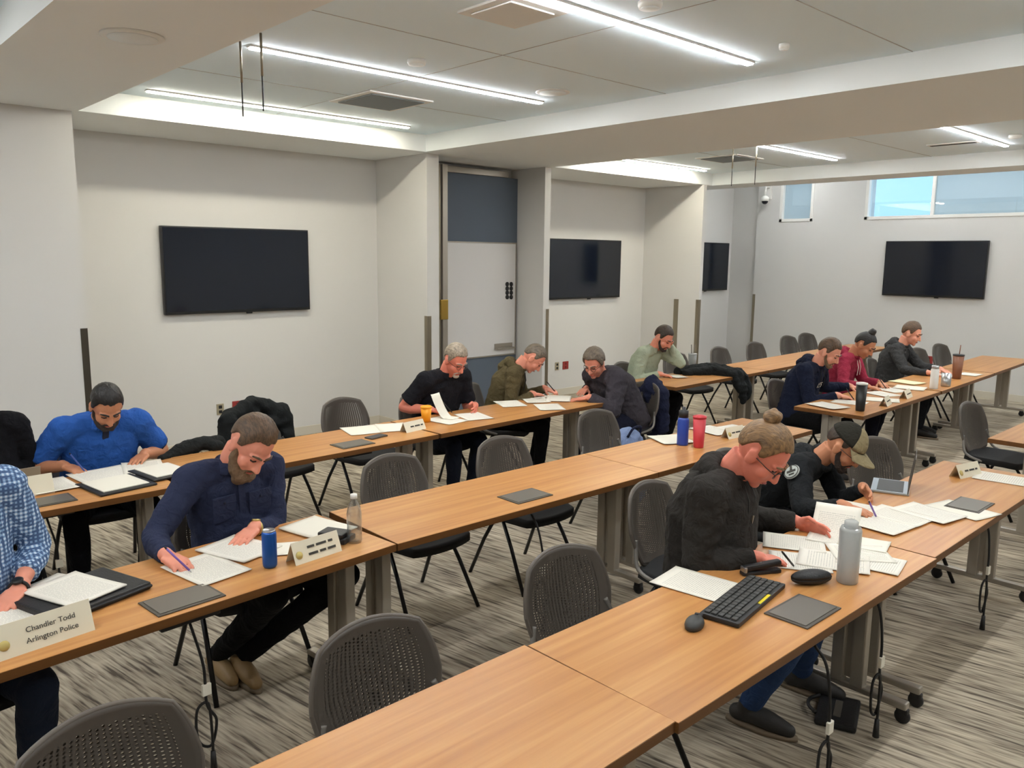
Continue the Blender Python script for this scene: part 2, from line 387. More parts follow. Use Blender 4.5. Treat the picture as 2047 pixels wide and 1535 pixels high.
for i, (w, mul, shade) in enumerate(((w1, [], (0, 1)), (w2, [.38], (.0, .62)), (w3, [.5], (0, 0)))):
    a, b_, z0, z1 = w
    fr = MB()
    for lo, hi in (((WX-.01, a, z0), (WX+.12, a+.05, z1)), ((WX-.01, b_-.05, z0), (WX+.12, b_, z1)), ((WX-.01, a, z0), (WX+.12, b_, z0+.05)), ((WX-.01, a, z1-.05), (WX+.12, b_, z1))): fr.box2(lo, hi, .004)
    for q in mul: yq = b_ - (b_-a)*q; fr.box2((WX+.03, yq-.025, z0), (WX+.1, yq+.025, z1), .004)
    f = struct('window_%d' % (i+1), fr, MT['white'])
    p = MB().box2((WX+.06, a+.05, z0+.05), (WX+.066, b_-.05, z1-.05)).build('pane', MT['glass'], f)
    if shade[1] > shade[0]:
        MB().box2((WX+.085, a+.05+(b_-a-.1)*shade[0], z0+.05), (WX+.087, a+.05+(b_-a-.1)*shade[1], z1-.05)).build('roller_shade', MT['shade'], f)

# ---- ceiling lamps: linear strips, three bays
lampm = emis('lamp_diffuser', (.97, .99, 1.0, 1), LAMP_STRENGTH)
cove = emis('cove_lamp_diffuser', (1.0, .945, .78, 1), LAMP_STRENGTH)
def strip(x0, x1, y, label, w=.045, m=None):
    t = thing('ceiling_strip_light', label, 'ceiling light', ((x0+x1)/2, y, ZC), 0, 'linear strip lights in the ceiling bays')
    L = x1-x0
    MB().box2((-L/2-.01, -w/2-.008, -.012), (L/2+.01, -w/2, 0)).box2((-L/2-.01, w/2, -.012), (L/2+.01, w/2+.008, 0)).box2((-L/2-.01, -w/2, -.012), (-L/2, w/2, 0)).box2((L/2, -w/2, -.012), (L/2+.01, w/2, 0)).build('lamp_housing', MT['white'], t)
    MB().box2((-L/2, -w/2, -.020), (L/2, w/2, -.001)).build('lamp_diffuser', m or lampm, t)
strip(2.30, 4.72, 6.62, 'long white strip light in left bay running beside the glowing cove edge', m=cove)
strip(2.28, 4.72, 4.80, 'long white strip light in the middle of the left bay')
strip(2.28, 4.72, 2.92, 'long white strip light at the top edge of the photo')
strip(2.28, 4.72, 1.05, 'white strip light of left bay above the near tables', )
strip(2.28, 4.72, -.85, 'white strip light of left bay behind the photographer')
strip(7.5, 9.86, 6.72, 'thin strip light in far bay beside its glowing cove edge', m=cove)
strip(7.5, 9.86, 4.83, 'strip light in far bay beside two hanging rods')
strip(7.5, 9.86, 2.96, 'strip light in far bay nearest the windows at upper right')
strip(7.5, 9.86, 1.05, 'strip light in far bay past the right photo edge')
strip(7.5, 9.86, -.85, 'strip light in far bay well past the right photo edge')
for y in (5.0, 2.92, .9): strip(-2.2, .5, y, {5.0: 'strip light in near left bay by the back wall', 2.92: 'strip light in near left bay beside the photographer', .9: 'strip light in near left bay overhead'}[y])
# ---- ceiling fittings
def ceil_disc(name, p, r, h, label, cat, m='white', group=None):
    t = thing(name, label, cat, p, 0, group)
    MB().lathe([(r, 0), (r, -h*.5), (r*.9, -h), (0.0, -h)], n=32).build('rim', MT[m], t)
    MB().lathe([(r*.78, -h), (r*.78, -h-.003), (0, -h-.004)], n=32).build('grille', MT['soffit'], t)
p = tp(265, 72, ZS); ceil_disc('ceiling_speaker', p, .15, .012, 'round white speaker grille in the soffit at upper left', 'ceiling speaker', group='round ceiling speakers')
p = tp(1105, 184, ZC); ceil_disc('ceiling_speaker', p, .13, .008, 'round flush speaker grille beyond the end of the middle strip light', 'ceiling speaker', group='round ceiling speakers')
for (u, v), lb in (((833, 120), 'small smoke detector above the middle strip light'), ((1300, 4), 'smoke detector at the top photo edge'), ((2030, 270), 'small smoke detector right of the far strip light'), ((1568, 88), 'tiny ceiling sensor near the beam')):
    ceil_disc('smoke_detector', tp(u, v, ZC), .06 if u != 1568 else .03, .03, lb, 'smoke detector', group='small ceiling detectors')
def diffuser(p, s, label, rz=0, plate='ventgrey'):
    t = thing('air_diffuser', label, 'air vent', p, rz, 'square ceiling air vents')
    m = MB()
    for a, b_, h in ((s, s-.05, .012),):
        for lo, hi in (((-a, -a, -h), (a, -b_, 0)), ((-a, b_, -h), (a, a, 0)), ((-a, -b_, -h), (-b_, b_, 0)), ((b_, -b_, -h), (a, b_, 0))): m.box2(lo, hi, .002)
    m.build('vent_frame', MT['white'], t)
    MB().box2((-s+.05, -s+.05, -.02), (s-.05, s-.05, -.012), .003).build('vent_plate', MT[plate], t)
MT['ventgrey'] = mat('vent_plate_paint', (120, 128, 132), .6)
diffuser(tp(762, 201, ZC), .3, 'square grey air vent beside the left strip light')
diffuser(tp(1025, 22, ZC), .2, 'square white air vent at the top photo edge', plate='white')
diffuser(tp(1458, 316, ZC), .3, 'square air vent in the far bay between two rods')
t = thing('slot_vent', 'narrow dark slot vent beside the far right strip light', 'air vent', tp(1905, 286, ZC), 0)
MB().box((0, 0, -.006), (.12, .5, .012), None, .003).build('vent_frame', MT['white'], t); MB().box((0, 0, -.014), (.06, .44, .004)).build('slot', MT['black'], t)
for (u, v), h, lb in (((480, 83), .42, 'left one of two thin rods hanging in the left bay'), ((521, 66), .42, 'right one of two thin rods hanging in the left bay'), ((1466, 294), .42, 'left one of two thin rods hanging in the far bay'), ((1513, 289), .42, 'right one of two thin rods hanging in the far bay')):
    t = thing('hanging_microphone', lb, 'ceiling microphone', tp(u, v, ZC), 0, 'hanging rod microphones')
    MB().tube([(0, 0, 0), (0, 0, -h*.55)], .007, 10).build('upper_stem', MT['steel'], t); MB().tube([(0, 0, -h*.55), (0, 0, -h)], .0045, 10, round_ends=True).build('microphone_stick', MT['black'], t)
# seams in the bay ceiling
m = MB()
for x in (3.5, ): m.box2((x-.003, Y0, ZC-.002), (x+.003, 6.9, ZC))
for y in (5.7, 3.9, 2.1, .2): m.box2((1.9, y-.003, ZC-.002), (5.16, y+.003, ZC)); m.box2((7.09, y-.003, ZC-.002), (10.37, y+.003, ZC))
MT['seam'] = mat('ceiling_seam', (170, 170, 168), .9); struct('trim_5', m, MT['seam'])

# ---- televisions
def tv(c, w, h, axis, label):
    rz = 0 if axis == 'y' else -PI/2          # screen faces -Y, or -X
    t = thing('wall_television', label, 'television', c, rz, 'black wall televisions')
    MB().box((0, -.035, 0), (w, .05, h), None, .006).build('screen_housing', MT['tvblack'], t)
    MB().box((0, -.0615, .006), (w-.03, .003, h-.042)).build('screen', MT['tvscreen'], t)
    MB().box((0, -.005, 0), (.5, .015, .35)).build('wall_mount', MT['black'], t)
    MB().box((.08, -.05, -h/2-.008), (.06, .02, .016), None, .004).build('sensor_bar', MT['tvblack'], t)
tv((3.567, 7.98, 1.812), 1.535, .845, 'y', 'large black television on the wall of the left alcove')
tv((8.77, 7.98, 1.812), 1.535, .845, 'y', 'black television in the second alcove behind the seated men')
tv((12.2, 8.3, 1.84), 1.535, .845, 'y', 'narrow view of a black television past the white pier')
tv((WX, 4.72, 1.862), 1.46, .84, 'x', 'black television on the right wall below the high window')

# ---- corner guards
def guard(x, y, sx, sy, label, m='steel', top=1.36):
    t = thing('corner_guard', label, 'corner guard', (x, y, 0), 0, 'steel corner guards')
    a = .05
    MB().box2((min(0, sx*a), -.004 if sy > 0 else 0, .1), (max(0, sx*a), .0 if sy > 0 else .004, top), .001).box2((-.004 if sx > 0 else 0, min(0, sy*a), .1), (0 if sx > 0 else .004, max(0, sy*a), top), .001).build('guard_angle', MT[m], t)
guard(1.86, 7.0, -1, 1, 'shade-coloured corner guard strip behind the man in blue', 'shadedsteel', 1.38)
guard(5.24, 7.02, 1, 1, 'steel corner guard left of the whiteboard opening', 'steel', 1.335)
guard(7.10, 7.02, -1, 1, 'steel corner guard right of the whiteboard opening', 'steel', 1.345)
guard(10.15, 6.92, 1, 1, 'thin steel corner guard on the far pier edge', 'steel', 1.38)
guard(WX, 7.76, 1, -1, 'steel corner guard near the far right wall corner', 'steel', 1.36)
t = thing('corner_guard', 'steel guard strip behind the man in pale green', 'corner guard', (10.15, 7.32, 0), 0, 'steel corner guards')
MB().box2((-.01, -.04, .1), (0, .04, 1.37), .002).build('guard_angle', MT['steel'], t)

# ---- folded partition with whiteboard in the opening
t = thing('folding_partition', 'slate blue folding partition with whiteboard parked in the wall opening', 'partition', (5.40, 7.5, 0), 0)
MB().box2((0, .0, .05), (1.60, .1, 2.93), .004).build('panel', MT['bluefab'], t)
MB().box2((.02, -.03, 2.93), (1.42, .04, 3.0), .004).build('track', MT['silver'], t)
xa, xb_ = ty(878, 500, 7.12).x-5.40, ty(893, 500, 7.12).x-5.40
MB().box2((xa+.035, -.40, .04), (xb_, -.34, 2.96), .004).build('edge_post', MT['silver'], t); MB().box2((xa, -.38, .04), (xa+.022, -.34, 2.96), .003).build('edge_post', MT['steel'], t)
MB().box2((xa+.004, -.407, 1.28), (xb_, -.38, 1.50), .004).build('hinge', MT['brass'], t)
zt, zb = ty(960, 486, 7.5).z, ty(960, 712, 7.5).z
wbo = MB().box2((.21, -.014, zb), (1.565, .0, zt), .003).build('whiteboard', MT['whiteboard'], t)
MB().box2((.2, -.02, zt), (1.575, .0, zt+.015)).box2((.2, -.02, zb-.015), (1.575, 0, zb)).box2((1.565, -.02, zb), (1.577, 0, zt)).build('board_frame', MT['silver'], wbo)
MB().box2((1.22, -.07, zb+.07), (1.52, -.014, zb+.09), .004).box2((1.22, -.02, zb+.09), (1.52, -.014, zb+.14), .002).build('pen_tray', MT['silver'], wbo)
for i in range(4):
    for j in range(2):
        q = ty(1013.5+j*8, 568+i*8.6, 7.486)
        o = MB().lathe([(.028, 0), (.028, .008), (.02, .012), (0, .012)], n=16, rot=Matrix.Rotation(PI/2, 3, 'X')).build('board_magnet', MT['black'], None, None, (q.x, 7.486, q.z))
        tag(o, 'round black magnet in the small grid on the whiteboard', 'magnet', 'black magnets on the whiteboard')

# ---- outlets, camera
def plate(u, v, y, m, label, kind, x=None):
    q = ty(u, v, y) if x is None else tx(u, v, x)
    t = thing('wall_outlet', label, 'outlet', (q.x, q.y, q.z), 0 if x is None else -PI/2, 'wall outlet plates')
    MB().box((0, -.005, 0), (.075, .01, .115) if kind else (.115, .012, .115), None, .003).build('cover_plate', MT[m], t)
    for dz in (.025, -.025): MB().box((0, -.011, dz), (.034, .004, .032), None, .003).build('socket', MT['black'] if m != 'red' else MT['redsocket'], t)
MT['redsocket'] = mat('red_socket', (110, 30, 32), .4)
plate(440, 818, 7.98, 'steelplate', 'pale outlet plate on wall left of the red outlet', 1)
plate(475, 812, 7.98, 'red', 'red outlet plate on wall above the black jacket', 0)
plate(1113, 732, 7.98, 'steelplate', 'pale outlet plate in the second alcove', 1)
plate(1130, 730, 7.98, 'red', 'red outlet plate in the second alcove', 0)
plate(1857, 719, 0, 'red', 'red outlet plate on the right wall', 0, WX)
q = tx(1540, 360, WX)
t = thing('security_camera', 'white dome security camera on the wall bracket by the small window', 'security camera', (WX, q.y, 0), 0)
zc = tx(1538, 404, WX).z
MB().box2((-.02, -.05, zc+.05), (0, .05, zc+.3), .006).tube([(-.01, 0, zc+.25), (-.13, 0, zc+.25), (-.14, 0, zc+.07)], .02, 12).build('bracket', MT['white'], t)
MB().lathe([(.03, .09), (.065, .06), (.07, .0)], (-.14, 0, zc+.01), 20).build('camera_housing', MT['white'], t)
MB().ell((-.14, 0, zc+.005), (.055, .055, .05)).build('dome_lens', MT['tvscreen'], t)
for y, lb in ((6.8, 'by the far wall'), (4.83, 'above the right wall television'), (2.96, 'above the far table end'), (1.05, 'past the right photo edge'), (-.85, 'far outside the photo')):
    strip(11.4, 12.7, y, 'added unseen strip light in the high window zone ' + lb)  # unseen lamps, added to brighten the right wall
for o in [o for o in COL.objects if o.name.startswith('ceiling_strip_light') and o.location.x > 11]: o.location.z = ZH

# ================================================================== tables
TL, TD, TZ = 1.83, .59, .74
def make_table():
    t = thing('training_table', '', 'table', (0, 0, 0), 0, 'wood topped training tables')
    MB().box2((-TL/2+.002, -TD/2+.002, TZ-.028), (TL/2-.002, TD/2-.002, TZ)).build('tabletop', MT['wood'], t)
    m = MB(); e = .002
    m.box2((-TL/2, -TD/2, TZ-.032), (TL/2, -TD/2+e+.001, TZ-.001)).box2((-TL/2, TD/2-e-.001, TZ-.032), (TL/2, TD/2, TZ-.001)).box2((-TL/2, -TD/2, TZ-.032), (-TL/2+e, TD/2, TZ-.001)).box2((TL/2-e, -TD/2, TZ-.032), (TL/2, TD/2, TZ-.001))
    m.build('edge_band', MT['edge'], t)
    MB().box2((-TL/2+.1, -.03, TZ-.085), (TL/2-.1, .03, TZ-.032), .004).build('crossbeam', MT['silver'], t)
    for s in (-1, 1):
        x = s*(TL/2-.085)
        u = MB()
        u.box2((x-.025, -.075, .085), (x+.025, -.015, TZ-.032), .008).box2((x-.025, .015, .085), (x+.025, .075, TZ-.032), .008)
        u.box2((x-.012, -.015, .12), (x+.012, .015, TZ-.06)).build('upright', MT['silver'], t)
        f = MB(); f.box2((x-.022, -.265, .068), (x+.022, .265, .1), .008).build('foot_bar', MT['silver'], t)
        for q in (-1, 1):
            c = MB(); c.lathe([(.012, -.012), (.03, -.011), (.033, -.004), (.033, .004), (.03, .011), (.012, .012)], (x, q*.245, .033), 18, Matrix.Rotation(PI/2, 3, 'Y'))
            c.box((x, q*.245, .056), (.03, .05, .03), None, .008).build('castor', MT['black'], t)
    return t
TBL = make_table(); TABLES = {}
def table(key, x, y, a, label, mod=None):
    if not TABLES: o = TBL; o.location = (x, y, 0); o.rotation_euler = (0, 0, a); o['label'] = label
    else: o = dup(TBL, (x, y, 0), a, label)
    TABLES[key] = o; return o
table('n1', .785, 1.455, .012, 'empty wooden training table at the bottom of the photo')
table('n2', 2.615, 1.455, .0, 'wooden training table holding the keyboard and mouse')
table('n3', 4.45, 1.475, .01, 'wooden training table in front of the man in cap')
table('m1', .975, 3.01, .087, 'wooden training table where the man in navy shirt writes')
table('m2', 2.835, 3.08, -.008, 'long empty wooden table between navy shirt man and the water tumblers')
table('m3', 4.668, 3.065, -.008, 'wooden training table with the blue bottle and red tumbler')
table('b1', .62, 4.57, .02, 'wooden training table where the man in blue polo writes')
table('b2', 2.465, 4.68, .032, 'wooden training table with orange cup and phone')
table('b3', 4.31, 4.745, .04, 'wooden training table with papers before man in olive shirt')
table('r1', 7.33, 4.92, .035, 'wooden training table of the man in pale green shirt')
table('r2', 9.165, 4.995, .045, 'empty wooden table in the far row right of the draped jacket')
table('r3', 10.995, 5.075, .04, 'empty wooden table at the far wall end of the back row')
table('s1', 7.31, 3.08, .035, 'wooden training table of the man in navy hoodie with black tumbler')
table('s2', 9.17, 3.16, .05, 'wooden training table of the man in charcoal jacket with brown tumbler')
table('s3', 11.02, 3.26, .055, 'empty wooden table end at the right photo edge, far side')
table('w1', 7.215, 1.53, .01, 'corner of a wooden table at right edge beside an empty chair')
def module(u, v, key, label):
    p = tp(u, v); T = TABLES[key]; a = T.rotation_euler.z
    q = rotz(-a) @ (p - Vector((T.location.x, T.location.y, TZ)))
    MB().box((q.x, q.y, TZ+.0025), (.25, .165, .005), None, .002).build('power_module_frame', MT['module_rim'], T)
    MB().box((q.x, q.y, TZ+.0055), (.225, .14, .004), None, .001).build('power_module_lid', MT['module'], T)
    b_ = MB().box((q.x, q.y, TZ-.05), (.22, .13, .036), None, .004).build('power_box', MT['black'], T)
MT['module_rim'] = mat('module_rim', (86, 80, 72), .5, .4)
module(365, 1199, 'm1', ''); module(1050, 992, 'm2', ''); module(705, 888, 'b2', ''); module(1605, 1222, 'n2', ''); module(1938, 1010, 'n3', ''); module(92, 1003, 'b1', '')

# power cords hanging under the tables
def cord(u, v, key, label, dx=0.0, loop=True, drop=.02):
    T = TABLES[key]; p = tp(u, v, .60)
    t = thing('power_cord', label, 'power cord', (p.x, p.y, 0), T.rotation_euler.z, 'black power cords hanging under tables')
    L = [(0, .05, .66), (.0, .0, .6), (.03+dx, -.01, .45), (.035+dx, -.01, .30)]
    if loop: L += [(.07+dx, -.01, .22), (.05+dx, .0, .12), (.0+dx, .0, .16), (.0+dx, 0, .28), (.04+dx, -.01, .30), (.05+dx, -.01, .18)]
    L += [(.05+dx, -.01, .09)]
    MB().tube(arc(L, 6), .0055, 8).build('cable', MT['cable'], t)
    MB().tube([(.05+dx, -.01, .10), (.05+dx, -.01, .02)], [.009, .014], 10).build('plug', MT['black'], t)
    MB().box((.035+dx, -.013, .36), (.035, .014, .045), None, .003).build('cord_tag', MT['tag'], t, 'white tag')
cord(385, 1262, 'm1', 'coiled black cord with white tag hanging before the navy shirt man')
cord(1075, 1055, 'm2', 'black cord with white tag hanging under the long empty table')
cord(1652, 1330, 'n2', 'black cord with white tag hanging by the jeans and shoe at lower right')
cord(1975, 1055, 'n3', 'looped black cord hanging under the table at right edge')
cord(95, 1040, 'b1', 'looped black cord hanging under the table at left edge')

cord(1758, 1215, 'n2', 'bundled black cable hanging beside the near right table leg', drop=.0)
# ================================================================== chairs
def squircle(u, v, k=.9):
    return u*math.sqrt(max(0, 1-.5*v*v*k)), v*math.sqrt(max(0, 1-.5*u*u*k))
def make_chair():
    t = thing('stacking_chair', '', 'chair', (0, 0, 0), 0, 'black perforated stacking chairs')
    def seat_top(a, b_):
        u, v = squircle(a*2-1, b_*2-1, .55); return (u*.235, .02+v*.225, .455 - .018*(1-u*u)*(1-v*v)*(v < 2) - .02*max(0, v-.5) + .01*max(0, -v-.4))
    MB().grid(seat_top, 16, 16, .045).build('seat', MT['seatcloth'], t)
    def back(a, b_):
        U, V = a*2-1, b_*2-1; u, v = squircle(U, V, .68)
        z = .637 + v*.2; w = .232*(1-.10*max(0, -v)-.05*max(0, v))
        return (u*w, -.19 - .055*(v+1)*.9 + .055*u*u*(1) - .02*(1-v*v), z)
    MB().grid(back, 30, 26, .009).build('backrest', MT['perf'], t)
    # rim that thickens the outline of the backrest
    R = []
    for i in range(64):
        a = 2*PI*i/64; c, s_ = math.cos(a), math.sin(a); m = max(abs(c), abs(s_)); R.append(back((c/m+1)/2, (s_/m+1)/2))
    m = MB(); m.tube([Vector(q) for q in R]+[Vector(R[0])], .0085, 8, False).build('backrest_rim', MT['rim'], t)
    for s in (-1, 1):
        top = (s*.205, -.01, .425)
        MB().tube([top, (s*.222, .10, .25), (s*.245, .235, .0)], .0115, 10).build('leg', MT['tubeblack'], t)
        MB().tube([(s*.205, -.05, .425), (s*.222, -.15, .25), (s*.24, -.265, .0)], .0115, 10).build('leg', MT['tubeblack'], t)
        MB().tube(arc([(s*.205, .02, .425), (s*.235, -.05, .43), (s*.24, -.15, .47), (s*.215, -.185, .56), (s*.20, -.195, .60)], 5), .0105, 8).build('back_bracket', MT['greybracket'], t)
    MB().tube([(-.205, .05, .415), (.205, .05, .415)], .0115, 8).tube([(-.205, -.1, .415), (.205, -.1, .415)], .0115, 8).tube([(-.205, .12, .42), (-.205, -.13, .42)], .0115, 8).tube([(.205, .12, .42), (.205, -.13, .42)], .0115, 8).build('seat_frame', MT['tubeblack'], t)
    return t
MT['rim'] = mat('backrest_rim_plastic', (92, 84, 76), .5)
CH = make_chair(); CHAIRS = {}
def chair(key, x, y, a, label):
    rz = PI + a
    if not CHAIRS: o = CH; o.location = (x, y, 0); o.rotation_euler = (0, 0, rz); o['label'] = label
    else: o = dup(CH, (x, y, 0), rz, label)
    CHAIRS[key] = o; return o
chair('c1', .53, 1.80, .08, 'empty perforated chair cut by the bottom edge at lower left')
chair('c2', 1.29, 1.79, -.02, 'empty perforated chair pushed to the near table, bottom center')
chair('c3', 2.21, 1.84, -.02, 'empty perforated chair left of the white page and keyboard')
chair('c4', 2.57, 3.54, .05, 'empty perforated chair behind long empty table, nearer the water bottle')
chair('c5', 3.36, 3.48, .0, 'empty perforated chair behind long empty table, farther from the water bottle')
chair('c6', 4.53, 3.71, .0, 'empty perforated chair with the pale blue bag beside it')
chair('c7', 3.36, 5.36, .12, 'empty perforated chair by the white wall, left of black polo man')
chair('c8', 2.64, 5.42, .1, 'chair under the draped black jacket behind the navy shirt man')
chair('c9', 5.12, 1.93, -.35, 'empty perforated chair beyond the man in the cap')
chair('f0', 8.12, 5.62, -.1, 'chair just right of the man in pale green')
chair('f1', 9.12, 5.62, .0, 'empty chair at far table, first right of the draped jacket')
chair('f2', 10.05, 5.66, -.05, 'empty chair at far table, second right of the draped jacket')
chair('f3', 11.3, 5.85, -.1, 'empty chair by far wall, left one above the navy hoodie man')
chair('f4', 11.95, 5.9, -.15, 'empty chair by far wall, right one above the navy hoodie man')
chair('g1', 11.15, 3.9, -.1, 'empty chair left of pair behind brown tumbler')
chair('g2', 11.95, 3.92, -.15, 'empty chair right of pair behind brown tumbler')
chair('w1', 7.15, 1.97, -.1, 'empty chair at the right edge table corner')
chair('g3', 10.4, 3.75, -.1, 'chair seat under the far table below the brown tumbler')

# ================================================================== people
def fuse(mb, voxel, name, smooth=3, fac=.5):
    """one continuous skin out of overlapping shapes"""
    me = mb.mesh(name+'_raw'); o = bpy.data.objects.new(name+'_raw', me); COL.objects.link(o)
    r = o.modifiers.new('r', 'REMESH'); r.mode = 'VOXEL'; r.voxel_size = voxel
    if smooth: s = o.modifiers.new('s', 'SMOOTH'); s.iterations = smooth; s.factor = fac
    bpy.context.view_layer.update()
    out = bpy.data.meshes.new_from_object(o.evaluated_get(bpy.context.evaluated_depsgraph_get()))
    bpy.data.objects.remove(o); bpy.data.meshes.remove(me)
    out.polygons.foreach_set('use_smooth', [True]*len(out.polygons)); out.materials.clear()
    return out
def wrinkle(me, amp, sc, seed=0, stretch=(1, 1, 1)):
    n = len(me.vertices); co = np.empty(n*3); me.vertices.foreach_get('co', co); co = co.reshape(n, 3)
    no = np.empty(n*3); me.vertex_normals.foreach_get('vector', no); no = no.reshape(n, 3)
    st = Vector(stretch)
    for i in range(n):
        p = Vector((co[i][0]*st.x*sc+seed, co[i][1]*st.y*sc, co[i][2]*st.z*sc))
        q = noise.noise(p)
        f = (1-abs(q)*2.2) if amp > 0 else q
        co[i] += no[i]*abs(amp)*f*.7
    me.vertices.foreach_set('co', co.ravel()); me.update()
def frame(fwd, up):
    f = fwd.normalized(); r = f.cross(up).normalized(); u = r.cross(f); m = Matrix.Identity(3)
    for i in range(3): m[i][0], m[i][1], m[i][2] = r[i], f[i], u[i]
    return m
SKINS = {}
def skin(kind):
    if kind not in SKINS:
        c = {'fair': (226, 158, 132), 'red': (224, 134, 112), 'pink': (224, 148, 124), 'tan': (196, 134, 100), 'olive': (186, 128, 98)}[kind]
        SKINS[kind] = mat('skin_'+kind, c, .5, bump=.12, bscale=260, var=.10, vscale=14, spec=.35)
        SKINS[kind].node_tree.nodes['Principled BSDF'].inputs['Subsurface Weight'].default_value = .08
        SKINS[kind].node_tree.nodes['Principled BSDF'].inputs['Subsurface Radius'].default_value = (.012, .005, .003)
    return SKINS[kind]
def hairmat(name, col):
    k = NB(name); t = k.n('ShaderNodeTexCoord'); m = k.n('ShaderNodeMapping'); m.inputs['Scale'].default_value = (170, 22, 60); k.l(t.outputs['Object'], m.inputs['Vector'])
    z = k.n('ShaderNodeTexNoise', i_Scale=1.0, i_Detail=3.0, i_Distortion=.5); k.l(m.outputs[0], z.inputs['Vector'])
    r = k.n('ShaderNodeValToRGB'); e = r.color_ramp.elements; c = lin(col)
    e[0].position = .32; e[0].color = tuple(v*.5 for v in c[:3])+(1,); e[1].position = .68; e[1].color = tuple(min(1, v*1.45) for v in c[:3])+(1,)
    k.l(z.outputs['Fac'], r.inputs['Fac']); k.l(r.outputs['Color'], k.p.inputs['Base Color'])
    b_ = k.n('ShaderNodeBump', i_Strength=.7, i_Distance=.004); k.l(z.outputs['Fac'], b_.inputs['Height']); k.l(b_.outputs[0], k.p.inputs['Normal']); k.p.inputs['Roughness'].default_value = .5
    return k.m
MT['hair_dark'] = hairmat('black_hair', (26, 22, 20))
MT['hair_brown'] = hairmat('brown_hair', (88, 66, 46))
MT['hair_dkbrown'] = hairmat('dark_brown_hair', (58, 44, 34))
MT['hair_blond'] = hairmat('dark_blond_hair', (124, 94, 60))
MT['hair_grey'] = hairmat('grey_hair', (150, 136, 118))
MT['hair_gb'] = hairmat('greying_brown_hair', (104, 92, 78))
MT['beard_brown'] = mat('brown_beard', (112, 88, 64), .75, bump=.9, bscale=220, var=.3, vscale=70)
MT['beard_grey'] = mat('white_grey_beard', (200, 186, 172), .75, bump=.9, bscale=220, var=.2, vscale=70)
MT['beard_dark'] = mat('dark_beard', (52, 40, 34), .75, bump=.9, bscale=220, var=.2, vscale=70)
MT['eye'] = mat('eye_dark', (34, 24, 20), .2)
MT['lips'] = mat('lip_skin', (178, 92, 82), .5)
MT['lens'] = mat('spectacle_frame', (38, 30, 28), .3)
def cloth(name, col, var=.12):
    m = mat(name, col, .92, bump=.25, bscale=600, var=var, vscale=9, spec=.2); t = m.node_tree
    bp = [q for q in t.nodes if q.type == 'BUMP'][0]; tc = [q for q in t.nodes if q.type == 'TEX_COORD'][0]
    z = t.nodes.new('ShaderNodeTexNoise'); z.inputs['Scale'].default_value = 16; z.inputs['Detail'].default_value = 2.5; z.inputs['Distortion'].default_value = 1.6
    b2 = t.nodes.new('ShaderNodeBump'); b2.inputs['Strength'].default_value = .55; b2.inputs['Distance'].default_value = .022
    t.links.new(tc.outputs['Object'], z.inputs['Vector']); t.links.new(z.outputs['Fac'], b2.inputs['Height']); t.links.new(b2.outputs[0], bp.inputs['Normal']); return m
def plaid():
    k = NB('blue_gingham_cloth'); t = k.n('ShaderNodeTexCoord'); sp = k.n('ShaderNodeSeparateXYZ'); k.l(t.outputs['Object'], sp.inputs[0])
    s = None
    for i in (0, 1, 2):
        q = k.math('GREATER_THAN', k.math('SINE', k.math('MULTIPLY', sp.outputs[i], 400.0)), .0); s = q if s is None else k.math('ADD', s, q)
    r = k.n('ShaderNodeValToRGB'); e = r.color_ramp.elements; r.color_ramp.interpolation = 'CONSTANT'
    e[0].position = 0; e[0].color = lin((206, 222, 236)); e[1].position = .3; e[1].color = lin((126, 158, 196)); q = e.new(.6); q.color = lin((66, 92, 132))
    k.l(k.math('DIVIDE', s, 3.001), r.inputs['Fac']); k.l(r.outputs['Color'], k.p.inputs['Base Color']); k.p.inputs['Roughness'].default_value = .9
    return k.m

